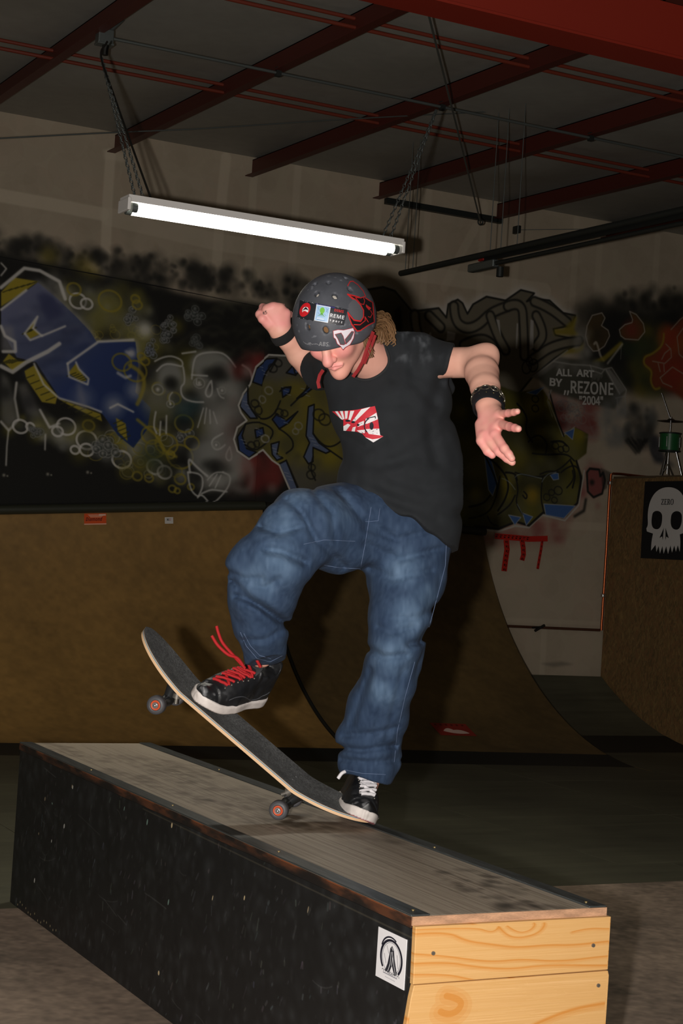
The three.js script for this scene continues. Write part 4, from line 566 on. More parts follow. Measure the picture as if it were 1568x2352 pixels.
  const handL = (x, y, z) => { let p = 1e9; for (const c of palm) p = smin(p, c(x, y, z), 0.014); let d = smin(fore(x, y, z), p, 0.024); d = smin(d, elbow(x, y, z), 0.03); d = smin(d, up(x, y, z), 0.02); for (const f of fg) d = smin(d, f(x, y, z), 0.0055); return d; };
  const pinkL = (x, y, z) => { const w = smooth(Lc(1120, 930, 4.25)[1] + 0.01, Lc(1120, 960, 4.2)[1], y); for (const n of nailList) { const q = Lc(...n); if (Math.hypot(x - q[0], y - q[1] - 0.003, z - q[2] - 0.007) < 0.0062) return [226, 170, 156]; } return skin(x, y, z, w * (0.3 + 0.5 * (noise3(x * 70, y * 70, z * 70) - 0.3))); };
  parts.push(net(handL, Lc(1030, 1085, 4.66), Lc(1260, 740, 4.03), 0.0026, pinkL));
  // right forearm and fist (left in the picture)
  const foreR = limb([[elR, 0.042, 0.042], [Lc(690, 812, 4.86), 0.04, 0.038], [Lc(662, 780, 4.82), 0.031, 0.028], [wrR, 0.027, 0.023]], 0.008);
  const palmR = [cap(Lc(640, 757, 4.79), Lc(614, 712, 4.765), 0.02, 0.016), cap(Lc(643, 756, 4.79), Lc(628, 707, 4.765), 0.02, 0.0165), cap(Lc(646, 757, 4.79), Lc(643, 709, 4.77), 0.02, 0.0155), cap(Lc(650, 759, 4.795), Lc(656, 720, 4.78), 0.019, 0.0145), cap(Lc(634, 760, 4.79), Lc(612, 740, 4.78), 0.018, 0.015)];
  const fgR = [fing([[614, 711, 4.765], [604, 706, 4.8], [611, 722, 4.83], [620, 728, 4.82]], 0.0125, 0.0095), fing([[628, 706, 4.765], [624, 700, 4.8], [627, 714, 4.835], [632, 724, 4.825]], 0.0125, 0.0095), fing([[643, 708, 4.77], [645, 702, 4.805], [643, 716, 4.835], [641, 726, 4.825]], 0.012, 0.0092), fing([[657, 720, 4.78], [664, 722, 4.81], [658, 732, 4.835], [652, 736, 4.825]], 0.0108, 0.0085), fing([[618, 745, 4.775], [603, 732, 4.765], [596, 722, 4.775], [600, 714, 4.79]], 0.0145, 0.0105)];
  const handR = (x, y, z) => { let p = 1e9; for (const c of palmR) p = smin(p, c(x, y, z), 0.012); let d = smin(foreR(x, y, z), p, 0.02); for (const f of fgR) d = smin(d, f(x, y, z), 0.0055); return d; };
  parts.push(net(handR, Lc(575, 880, 4.98), Lc(760, 685, 4.68), 0.0026, (x, y, z) => { const w = smooth(Lc(640, 772, 4.8)[1], Lc(640, 745, 4.8)[1], y); const q = Lc(608, 718, 4.75); if (Math.hypot(x - q[0], y - q[1]) < 0.006 && noise3(x * 400, y * 400, 3) > 0.35) return [110, 84, 80]; return skin(x, y, z, w * (0.35 + 0.4 * (noise3(x * 60, y * 60, z * 60) - 0.3))); }));
  parts.forEach(place); const b = part(person, 'body', joinC(parts), skinMat); b.userData.label = 'bare arms, open left hand, right fist and lowered face';
  // wrist bands
  const band = (c, axis, rx, ry, len, name, mat, lab) => { const q = nrm(axis), g = new THREE.LatheGeometry([[1, -0.5], [1.1, -0.42], [1.14, 0], [1.1, 0.42], [1, 0.5], [0.95, 0.4], [0.95, -0.4], [1, -0.5]].map(([a, t]) => new THREE.Vector2(a, t)), 36); g.scale(rx, len, ry); const w = dirWorld(q).normalize(); g.applyQuaternion(new THREE.Quaternion().setFromUnitVectors(V(0, 1, 0), w)); const p = pw(c); g.translate(p.x, p.y, p.z); return part(person, name, g, mat, lab); };
  band(Lc(650, 768, 4.805), sub(Lc(628, 735, 4.78), Lc(672, 800, 4.84)), 0.0335, 0.0305, 0.03, 'sweatband', std(0x1c1b1b, 0.95), 'black sweatband on the right wrist');
  const ax = sub(Lc(1119, 900, 4.33), Lc(1123, 950, 4.24)), q = nrm(ax), wb = band(Lc(1121, 927, 4.28), ax, 0.0385, 0.0345, 0.06, 'wristband', std(0x1b1c20, 0.55), 'black leather wristband with metal rings');
  const wAx = dirWorld(q).normalize(), turn = new THREE.Quaternion().setFromUnitVectors(V(0, 1, 0), wAx), steel = std(0xa9a18e, 0.3, { metalness: 0.9 });
  for (let i = 0; i < 11; i++) { const a = i / 11 * Math.PI * 2, g = new THREE.TorusGeometry(0.0105, 0.0019, 6, 16); g.rotateY(Math.PI / 2 - a + 0); g.translate(Math.cos(a) * 0.0425, 0.009, Math.sin(a) * 0.039); g.applyQuaternion(turn); const p = pw(Lc(1121, 925, 4.285)); g.translate(p.x, p.y, p.z); part(wb, 'ring', g, steel); }
  for (let i = 0; i < 14; i++) { const a = i / 14 * Math.PI * 2, g = new THREE.SphereGeometry(0.0026, 8, 6); g.translate(Math.cos(a) * 0.0415, -0.015, Math.sin(a) * 0.0378); g.applyQuaternion(turn); const p = pw(Lc(1121, 925, 4.285)); g.translate(p.x, p.y, p.z); part(wb, 'stud', g, std(0xc2b070, 0.35, { metalness: 0.8 })); }
}
// ---- T-shirt
const shirtF = (() => {
  const torso = limb([[Lc(874, 846, 4.63), px(140), 0.098], [Lc(900, 930, 4.61), px(136), 0.118], [Lc(926, 1030, 4.6), px(128), 0.125], [Lc(924, 1110, 4.6), px(146), 0.14], [Lc(942, 1190, 4.61), px(124), 0.145], [Lc(966, 1258, 4.62), px(84), 0.13]], 0.025);
  const yoke = cap(Lc(872, 806, 4.63), Lc(982, 832, 4.59), 0.05, 0.052), yokeR = cap(Lc(850, 818, 4.65), Lc(775, 848, 4.72), 0.055, 0.06), slv = limb([[Lc(965, 830, 4.6), 0.058, 0.062], [Lc(1060, 836, 4.52), 0.05, 0.058]], 0.02), cutS = plane(Lc(1033, 830, 4.54), [0.96, -0.22, 0.16]), flap = cap(Lc(1010, 862, 4.64), Lc(1032, 890, 4.65), 0.026, 0.016), slR = limb([[Lc(775, 848, 4.72), 0.062, 0.062], [Lc(722, 850, 4.84), 0.055, 0.058]], 0.02), cutR = plane(Lc(738, 850, 4.83), [-0.5, 0, -0.86]);
  const neckHole = cap(Lc(796, 780, 4.45), Lc(850, 836, 4.555), 0.05, 0.054), hem = plane(Lc(905, 1176, 4.47), [-0.43, -0.88, 0.16]);
  const fo = folds([[[[1010, 870], [985, 960], [1000, 1060]], 0.012, 16], [[[945, 800], [950, 880], [1000, 930]], 0.008, 14], [[[800, 900], [860, 930], [940, 925]], 0.006, 16], [[[1060, 1110], [980, 1120], [900, 1100]], 0.009, 16], [[[1050, 1180], [950, 1160], [860, 1130]], 0.008, 14], [[[1030, 960], [960, 1030], [900, 1060]], 0.008, 15], [[[795, 1000], [840, 1030], [880, 1010]], 0.008, 13], [[[800, 1060], [870, 1070], [960, 1050]], 0.007, 15], [[[900, 790], [915, 830], [905, 870]], 0.006, 12], [[[820, 1110], [900, 1150], [1000, 1190]], 0.006, 12]]);
  return (x, y, z) => {
    let d = torso(x, y, z); d = smin(d, yoke(x, y, z), 0.05); d = smin(d, yokeR(x, y, z), 0.05);
    let s = smax(slv(x, y, z), cutS(x, y, z), 0.006); d = smin(d, s, 0.025); d = smin(d, smax(slR(x, y, z), cutR(x, y, z), 0.006), 0.025); d = smin(d, flap(x, y, z), 0.03);
    if (d < 0.05) { d += fo(x, y, z) + (noise3(x * 13 + y * 9, y * 7 - x * 6, z * 8) - 0.5) * 0.011 + (noise3(x * 34, y * 20, z * 26) - 0.5) * 0.004; }
    d = smax(d, hem(x, y, z) + 0.006 * Math.sin(x * 42) + 0.003 * Math.sin(x * 97 + 2), 0.006);
    return smax(d, -neckHole(x, y, z), 0.008);
  };
})();
const shirt = part(person, 't_shirt', place(net(shirtF, Lc(680, 1275, 4.95), Lc(1075, 740, 4.36), 0.0052, (x, y, z) => { const n = fbm3(x * 40, y * 40, z * 40, 2) - 0.5, q = Lc(938, 795, 4.56), du = smooth(0.075, 0.02, Math.hypot((x - q[0]) * 0.6, y - q[1])) * smooth(0.5, 0.8, fbm3(x * 60, y * 34, 7, 3)) * 60, m = (fbm3(x * 9, y * 9, z * 9, 2) - 0.5) * 6; return [26 + n * 8 + du + m, 30 + n * 8 + du + m, 34 + n * 8 + du + m]; })), clothMat, 'black T-shirt with a chest print');
{
  const c = part(shirt, 'collar', (() => { const ce = Lc(846, 826, 4.545), ax = nrm(sub(Lc(796, 780, 4.45), Lc(850, 836, 4.555))), pts = [], s = nrm(crs(ax, [0, 0, 1])), f = crs(ax, s); for (let i = 0; i < 40; i++) { const a = i / 40 * Math.PI * 2, q = add(add(ce, s, Math.cos(a) * 0.058), f, Math.sin(a) * 0.058); pts.push(pw(settle(shirtF, add(q, ax, 0.0), -0.001))); } return tube(pts, 0.0048, 6, 120, true); })(), std(0x232527, 0.9));
  // chest print: red and white rays with dark lettering
  const g0 = canvasTex(1225, 882, (g) => {
    const T = (x, y) => [x - 196, y - 294], poly = (col, pts) => { g.fillStyle = col; g.beginPath(); pts.forEach((p, i) => { const q = T(...p); if (i) g.lineTo(...q); else g.moveTo(...q); }); g.closePath(); g.fill(); };
    g.clearRect(0, 0, 1225, 882); const out = [[225, 440], [500, 432], [800, 400], [1185, 322], [1230, 480], [1260, 640], [1300, 965], [1375, 1000], [1150, 1135], [980, 1030], [900, 935], [760, 895], [480, 870], [478, 640], [430, 615]];
    g.save(); g.beginPath(); out.forEach((p, i) => { const q = T(...p); if (i) g.lineTo(...q); else g.moveTo(...q); }); g.closePath(); g.clip(); poly('#d3303f', out);
    for (const p of [[[285, 430], [345, 430], [470, 620], [430, 630]], [[400, 430], [465, 430], [505, 610], [470, 620]], [[510, 430], [585, 430], [565, 600], [520, 610]], [[635, 430], [725, 425], [640, 640], [590, 640]], [[880, 395], [1085, 340], [760, 650], [690, 700], [680, 660]], [[1220, 470], [1250, 600], [1010, 600]], [[480, 770], [580, 715], [640, 745], [530, 880], [470, 880]], [[690, 800], [760, 780], [735, 900], [660, 890]], [[960, 720], [980, 600], [1250, 560], [1250, 620], [1010, 720]], [[820, 700], [940, 650], [940, 740], [800, 790]], [[980, 840], [1290, 830], [1310, 980], [1050, 950]], [[780, 870], [960, 850], [960, 930], [860, 930]], [[960, 1020], [1130, 1065], [1290, 1040], [1380, 990], [1150, 1140]]]) poly('#f2eef0', p);
    g.fillStyle = '#1c1e2a'; const el = (x, y, a, b) => { const q = T(x, y); g.beginPath(); g.ellipse(q[0], q[1], a, b, 0, 0, 7); g.fill(); }; el(1112, 770, 46, 88); el(580, 650, 60, 24); el(700, 680, 44, 26); el(810, 745, 30, 26);
    g.strokeStyle = '#1c1e2a'; g.lineWidth = 26; const q0 = T(975, 760); g.beginPath(); g.ellipse(q0[0] + 140, q0[1] + 10, 165, 180, 0, 2.3, 4.3); g.stroke(); g.lineWidth = 22; g.beginPath(); g.moveTo(...T(1000, 600)); g.lineTo(...T(1190, 555)); g.lineTo(...T(1200, 600)); g.stroke();
    const r = rng(6); for (let i = 0; i < 44; i++) { const q = T(700 + r() * 540, 610 + r() * 340); g.globalAlpha = 0.7; g.beginPath(); g.ellipse(q[0], q[1], 4 + r() * 12, 3 + r() * 6, r() * 3, 0, 7); g.fill(); } g.restore();
  });
  part(shirt, 'chest_print', patch(shirtF, [[760, 930], [885, 930], [885, 1020], [760, 1020]], 18, 0.0014), std(0xffffff, 0.6, { map: g0, transparent: true, alphaTest: 0.5 }), 'red and white sun-ray chest print with dark letters');
}
// ---- jeans
const jeansF = (() => {
  const hip = limb([[Lc(925, 1150, 4.62), 0.13, 0.12], [Lc(925, 1215, 4.62), 0.135, 0.13]], 0.04);
  const legA = limb([[Lc(900, 1208, 4.62), px(98), 0.125], [Lc(790, 1208, 4.53), px(98, 4.53), 0.115], [Lc(705, 1212, 4.43), px(90, 4.43), 0.108], [Lc(630, 1284, 4.37), px(80, 4.37), 0.095], [Lc(608, 1350, 4.39), px(79, 4.39), 0.092], [Lc(602, 1430, 4.44), px(62, 4.44), 0.08], [Lc(612, 1515, 4.5), px(48, 4.5), 0.068]], 0.022);
  const legB = limb([[Lc(950, 1215, 4.64), px(94), 0.125], [Lc(934, 1320, 4.6), px(91), 0.118], [Lc(919, 1410, 4.55), px(72), 0.102], [Lc(906, 1480, 4.53), px(60), 0.092], [Lc(893, 1560, 4.56), px(60), 0.088], [Lc(865, 1640, 4.61), px(71), 0.088], [Lc(849, 1700, 4.64), px(72), 0.09], [Lc(848, 1748, 4.65), px(69), 0.085], [Lc(842, 1815, 4.65), px(50), 0.075]], 0.014);
  const bumps = [ball(Lc(642, 1206, 4.38), 0.05), ball(Lc(566, 1288, 4.36), 0.054), cap(Lc(560, 1385, 4.41), Lc(572, 1440, 4.44), 0.035, 0.03), ball(Lc(648, 1300, 4.34), 0.06), ball(Lc(800, 1690, 4.63), 0.03), ball(Lc(895, 1745, 4.65), 0.03), ball(Lc(806, 1748, 4.64), 0.028), cap(Lc(960, 1460, 4.54), Lc(950, 1530, 4.56), 0.022, 0.02), ball(Lc(772, 1258, 4.5), 0.05)];
  const cutA = plane(Lc(612, 1516, 4.45), [0.18, -0.95, 0.2]), cutB = plane(Lc(838, 1790, 4.6), [-0.22, -0.96, 0.12]);
  const fo = folds([[[[697, 1290], [650, 1268], [612, 1262]], 0.02, 11], [[[545, 1368], [600, 1392], [668, 1440]], 0.02, 9], [[[534, 1335], [580, 1380], [640, 1428]], 0.012, 8], [[[690, 1175], [730, 1240], [790, 1300]], 0.012, 10], [[[660, 1150], [700, 1180], [720, 1240]], 0.009, 9], [[[780, 1130], [830, 1190], [900, 1230]], 0.012, 10], [[[600, 1210], [640, 1225], [690, 1210]], 0.012, 8], [[[520, 1310], [560, 1330], [600, 1330]], 0.008, 8], [[[560, 1470], [610, 1470], [655, 1440]], 0.008, 7], [[[840, 1215], [910, 1240], [1000, 1215]], 0.009, 8], [[[840, 1250], [920, 1285], [1010, 1260]], 0.009, 9], [[[845, 1300], [900, 1330], [990, 1310]], 0.008, 9], [[[1000, 1395], [960, 1420], [900, 1420]], 0.008, 9], [[[985, 1450], [962, 1475], [940, 1480]], 0.016, 8], [[[848, 1490], [880, 1510], [930, 1505]], 0.012, 9], [[[925, 1540], [905, 1620], [888, 1700]], 0.006, 8], [[[850, 1540], [830, 1600], [810, 1660]], 0.008, 9], [[[778, 1716], [830, 1724], [905, 1712]], 0.014, 8], [[[790, 1690], [860, 1684], [910, 1670]], 0.008, 7], [[[785, 1745], [850, 1752], [915, 1745]], 0.008, 7], [[[870, 1440], [900, 1455], [950, 1440]], 0.008, 8], [[[720, 1130], [760, 1180], [770, 1240]], 0.008, 9], [[[880, 1570], [870, 1650], [850, 1700]], 0.006, 8], [[[640, 1330], [610, 1350], [580, 1345]], 0.008, 8]]);
  return (x, y, z) => {
    let a = smax(smin(legA(x, y, z), hip(x, y, z), 0.06), y > Lc(0, 1400)[1] ? -1 : cutA(x, y, z), 0.004); let b = legB(x, y, z);
    for (let i = 0; i < 4; i++) a = smin(a, bumps[i](x, y, z), 0.03); a = smin(a, bumps[8](x, y, z), 0.06); a = smax(a, y > Lc(0, 1400)[1] ? -1 : cutA(x, y, z), 0.004);
    for (let i = 4; i < 8; i++) b = smin(b, bumps[i](x, y, z), 0.025); b = smax(b, cutB(x, y, z), 0.004);
    let d = smin(a, b, 0.02);
    if (d < 0.05) d += fo(x, y, z) + (noise3(x * 15 + y * 5, y * 12, z * 12) - 0.5) * 0.012 + (noise3(x * 38, y * 30, z * 30) - 0.5) * 0.005;
    return d;
  };
})();
{
  const fadeSpots = [[650, 1215, 4.36, 0.1], [640, 1290, 4.3, 0.09], [600, 1330, 4.32, 0.08], [940, 1420, 4.47, 0.085], [905, 1510, 4.45, 0.09], [975, 1370, 4.5, 0.06], [760, 1180, 4.42, 0.09], [880, 1590, 4.48, 0.07], [930, 1310, 4.5, 0.08], [690, 1150, 4.4, 0.07]].map(([x, y, d, r]) => [Lc(x, y, d), r]);
  const denim = (x, y, z) => {
    let f = 0; for (const [c, r] of fadeSpots) f = Math.max(f, smooth(r, r * 0.15, Math.hypot(x - c[0], y - c[1], (z - c[2]) * 0.7)));
    const n = fbm3(x * 34, y * 17, z * 34, 3) - 0.5, m = noise3(x * 170, y * 50, z * 170) - 0.5, st = fbm3(x * 60, y * 9, z * 60, 2) - 0.5; f = clamp(f * (0.8 + n * 0.7) + st * 0.3);
    return [lerp(43, 86, f) + n * 20 + m * 20, lerp(63, 111, f) + n * 20 + m * 20, lerp(90, 138, f) + n * 20 + m * 20];
  };
  const jeans = part(person, 'jeans', place(net(jeansF, Lc(495, 1810, 4.9), Lc(1075, 1075, 4.18), 0.0055, denim)), clothMat, 'baggy faded blue jeans');
  const thread = std(0x5f708e, 0.85), stitch = [];
  for (const [p, r] of [[dense([[827, 1308], [838, 1250], [846, 1200], [852, 1165]]), 0.0016], [dense([[826, 1306], [780, 1304], [745, 1298]]), 0.0014], [dense([[828, 1310], [836, 1350], [845, 1392]]), 0.0014], [dense([[872, 1168], [868, 1196], [838, 1198]]), 0.0012], [dense([[1026, 1222], [1022, 1300], [1004, 1370], [985, 1440]]), 0.0015], [dense([[952, 1520], [930, 1600], [912, 1680], [905, 1750]]), 0.0014], [dense([[697, 1250], [745, 1240], [815, 1243]]), 0.0013], [dense([[560, 1455], [575, 1483], [596, 1505], [622, 1513]]), 0.0014], [dense([[552, 1452], [566, 1484], [590, 1512], [620, 1520], [648, 1506]]), 0.0014], [dense([[792, 1768], [830, 1776], [885, 1779]]), 0.0013]]) { const g = seamTube(jeansF, p, r * 0.6); if (g) stitch.push(g); }
  if (stitch.length) part(jeans, 'stitching', merge(stitch), thread, 'pale seam stitching');
}
// ---- shoes
function shoe(O, t, r, lace, name, lab, opt) {
  t = nrm(t); r = nrm(add(r, t, -dot(r, t))); const u = crs(t, r);           // toe direction, right side, up
  const P = (a, b, c) => [O[0] + t[0] * a + u[0] * b + r[0] * c, O[1] + t[1] * a + u[1] * b + r[1] * c, O[2] + t[2] * a + u[2] * b + r[2] * c];
  const loc = (f) => (x, y, z) => { const e = [x - O[0], y - O[1], z - O[2]]; return f(dot(e, t), dot(e, u), dot(e, r)); };
  const hw = (a) => a > 0.03 ? 0.052 * Math.sqrt(Math.max(0.0001, 1 - Math.pow(clamp((a - 0.03) / 0.118), 2.6))) : lerp(0.052, 0.039, smooth(0.03, -0.05, a)) * Math.sqrt(Math.max(0.0001, 1 - Math.pow(clamp((-a - 0.085) / 0.058), 2.4)));
  const outline = (a, c, g = 0) => { const w = hw(clamp(a, -0.1425, 0.1475)); let d = Math.abs(c) - w - g; if (a > 0.146 + g) d = Math.max(d, a - 0.146 - g); if (a < -0.142 - g) d = Math.max(d, -0.142 - g - a); return d * 0.8; };
  const bend = (a) => 0.012 * smooth(0.07, 0.15, a);                         // toe spring
  const soleF = loc((a, b, c) => { const y = b - bend(a); return smax(outline(a, c, 0.003), Math.abs(y - 0.0145) - 0.0145, 0.006); });
  const top = (a) => a > 0.02 ? lerp(0.098, 0.056, smooth(0.02, 0.125, a)) : lerp(0.098, 0.132, smooth(0.02, -0.05, a));
  const upF = loc((a, b, c) => { const y = b - bend(a) * 0.7, h = clamp((y - 0.02) / Math.max(0.01, top(a) - 0.02)), tap = a > -0.03 ? lerp(1, 0.55, h * h) : lerp(1, 0.74, h); const d = Math.abs(c) - hw(clamp(a, -0.142, 0.1465)) * tap * (a > 0.1 ? Math.sqrt(Math.max(0.02, 1 - h * h * 0.75)) : 1) * 0.985; let q = smax(d * 0.8, y - top(a) + 0.006 * (c / 0.05) ** 2, 0.016); q = smax(q, 0.012 - y, 0.004); if (a > 0.145) q = Math.max(q, a - 0.145); if (a < -0.14) q = Math.max(q, -0.14 - a); const hole = Math.hypot((a + 0.075) * 0.85, c * 1.25) - 0.043; q = smax(q, Math.min(1, -smax(hole, 0.104 - y, 0.004)), 0.006); return q + (noise3(a * 60, b * 60, c * 60) - 0.5) * 0.003; });
  const bb = (f, cell, col) => { const c = [[-0.16, -0.01, -0.07], [0.165, 0.145, 0.07]], lo = [9, 9, 9], hi = [-9, -9, -9]; for (let i = 0; i < 8; i++) { const q = P(c[i & 1][0], c[(i >> 1) & 1][1], c[i >> 2][2]); for (let k = 0; k < 3; k++) { lo[k] = Math.min(lo[k], q[k]); hi[k] = Math.max(hi[k], q[k]); } } return place(net(f, lo, hi, cell, col)); };
  const S = new THREE.Group(); S.name = name; S.userData.label = lab; person.add(S);
  part(S, 'upper', bb(upF, 0.003, (x, y, z) => { const e = [x - O[0], y - O[1], z - O[2]], a = dot(e, t), b = dot(e, u), n = fbm3(x * 50, y * 50, z * 50, 3), sc = smooth(0.58, 0.7, n) * smooth(0.06, 0.12, a) * 70; const k = 30 + (n - 0.5) * 26 + sc; return [k, k + 1, k + 3]; }), phys({ color: 0xffffff, vertexColors: true, roughness: 0.45 }), 'black scuffed leather upper');
  part(S, 'sole', bb(soleF, 0.003, (x, y, z) => { const e = [x - O[0], y - O[1], z - O[2]], a = dot(e, t), b = dot(e, u) - bend(a), n = fbm3(x * 70, y * 70, z * 70, 2) - 0.5; return b < 0.003 ? opt.under : [222 + n * 44, 214 + n * 44, 208 + n * 44]; }), std(0xffffff, 0.6, { vertexColors: true }), 'dirty white rubber sole');
  const surf = (a, c, off) => { let b = 0.135; for (let i = 0; i < 90; i++) { const q = P(a, b, c); if (upF(...q) < off) break; b -= 0.0015; } return P(a, b, c); };
  part(S, 'tongue', (() => { const g = new THREE.SphereGeometry(1, 18, 12); g.scale(0.036, 0.008, 0.026); const p = g.attributes.position, m = []; for (let i = 0; i < p.count; i++) { const a = p.getX(i), q = P(-0.022 + a * 0.72, 0.112 + p.getY(i) - a * 0.75, p.getZ(i)); p.setXYZ(i, ...q); } return place(g); })(), std(0x2a2b2d, 0.7));
  const lm = std(lace, 0.75), rows = opt.rows || 6, lw = opt.lw || 0.0046;
  for (let i = 0; i < rows; i++) { const a = lerp(0.082, -0.012, i / (rows - 1)), hwid = lerp(0.02, 0.026, i / (rows - 1)), pts = []; const dir = i % 2 ? 1 : -1; for (let k = -4; k <= 4; k++) pts.push(pw(surf(a + dir * k * 0.0021, k / 4 * hwid, 0.0022))); const g = tube(pts, lw, 6, 24); part(S, 'lace', g, lm); }
  for (let i = 0; i < rows - 1; i++) { const a = lerp(0.078, -0.008, i / (rows - 1)), pts = []; for (let k = -4; k <= 4; k++) pts.push(pw(surf(a - 0.009 - k * 0.0032, k / 4 * 0.022, 0.0048))); part(S, 'lace', tube(pts, lw * 0.9, 6, 24), lm); }
  for (const c of [-1, 1]) for (let i = 0; i < rows; i++) { const a = lerp(0.082, -0.012, i / (rows - 1)), q = surf(a, c * lerp(0.022, 0.028, i / (rows - 1)), 0.001), g = new THREE.SphereGeometry(0.0026, 8, 6), w = pw(q); g.translate(w.x, w.y, w.z); part(S, 'eyelet', g, M.screw); }
  { const pts = []; for (let k = 0; k <= 20; k++) { const a = lerp(0.07, -0.11, k / 20); const q = P(a, 0, 0); let c = 0.07; for (let i = 0; i < 70; i++) { const z = P(a, 0.045 + 0.012 * Math.sin(k * 0.35), c); if (upF(...z) < 0.0006) break; c -= 0.001; } pts.push(pw(P(a, 0.045 + 0.012 * Math.sin(k * 0.35), c))); } part(S, 'side_seam', tube(pts, 0.0014, 5, 60), std(0x4c4e52, 0.6)); }
  for (const pts of opt.loose || []) part(S, 'lace_end', tube(pts.map((q) => pw(Lc(...q))), lw * 0.95, 6, 30), lm, 'loose end of the lace');
  return { P, S };
}
shoe(Lc(522, 1611, 4.585), [-0.58, 0.04, 0.81], [0.66, -0.58, 0.46], 0xb3161c, 'shoe', 'black shoe with red laces on the front foot', { under: [150, 140, 134], loose: [[[562, 1535, 4.42], [545, 1512, 4.41], [523, 1503, 4.4], [500, 1482, 4.4], [486, 1460, 4.4]], [[560, 1532, 4.42], [538, 1508, 4.41], [512, 1478, 4.4], [502, 1456, 4.4], [497, 1438, 4.4]], [[566, 1494, 4.47], [585, 1510, 4.45], [598, 1532, 4.46]]] });
shoe(Lc(811, 1867, 4.66), [0.13, -0.03, 0.99], [0.92, -0.38, -0.13], 0xe6e3e6, 'shoe', 'black shoe with white laces on the back foot', { under: [176, 112, 118], rows: 6, lw: 0.0054, loose: [[[776, 1788, 4.6], [785, 1776, 4.6], [797, 1770, 4.61]]] });
// ---- helmet
const helmF = (() => {
  const sh = egg(HC, HA, [0.108, 0.118, 0.13]), inn = egg(HC, HA, [0.095, 0.104, 0.116]);
  const vents = [[485, 415, 1], [722, 445, 1], [918, 362, 0.9], [462, 288, 0.8], [640, 272, 0.8], [860, 212, 0.7], [370, 850, 0.95], [602, 888, 1.05]].map(([x, y, k]) => { const p = hit(sh, 640 + x / 5.6, 600 + y / 5.6), n = grad(sh, p), a = nrm(crs(n, [0.3, -0.9, 0.2])), b = crs(n, a); return [egg(p, [n, a, b], [0.03, 0.0062 * k, 0.0088 * k])]; });
  const fn = (x, y, z) => { const [s, u, f] = headLocal(x, y, z); const lim = f > 0 ? lerp(-0.045, -0.019, smooth(0.05, 0.125, f)) : lerp(-0.045, -0.066, smooth(0, -0.06, f)); let d = smax(sh(x, y, z), lim - u, 0.008); d = smax(d, -inn(x, y, z), 0.004); const br = Math.abs(u - lim - 0.004) - 0.004; return d; };
  const full = (x, y, z) => { let d = fn(x, y, z); for (const [v] of vents) d = smax(d, -v(x, y, z), 0.003); return d; };
  return { fn, full, sh };
})();
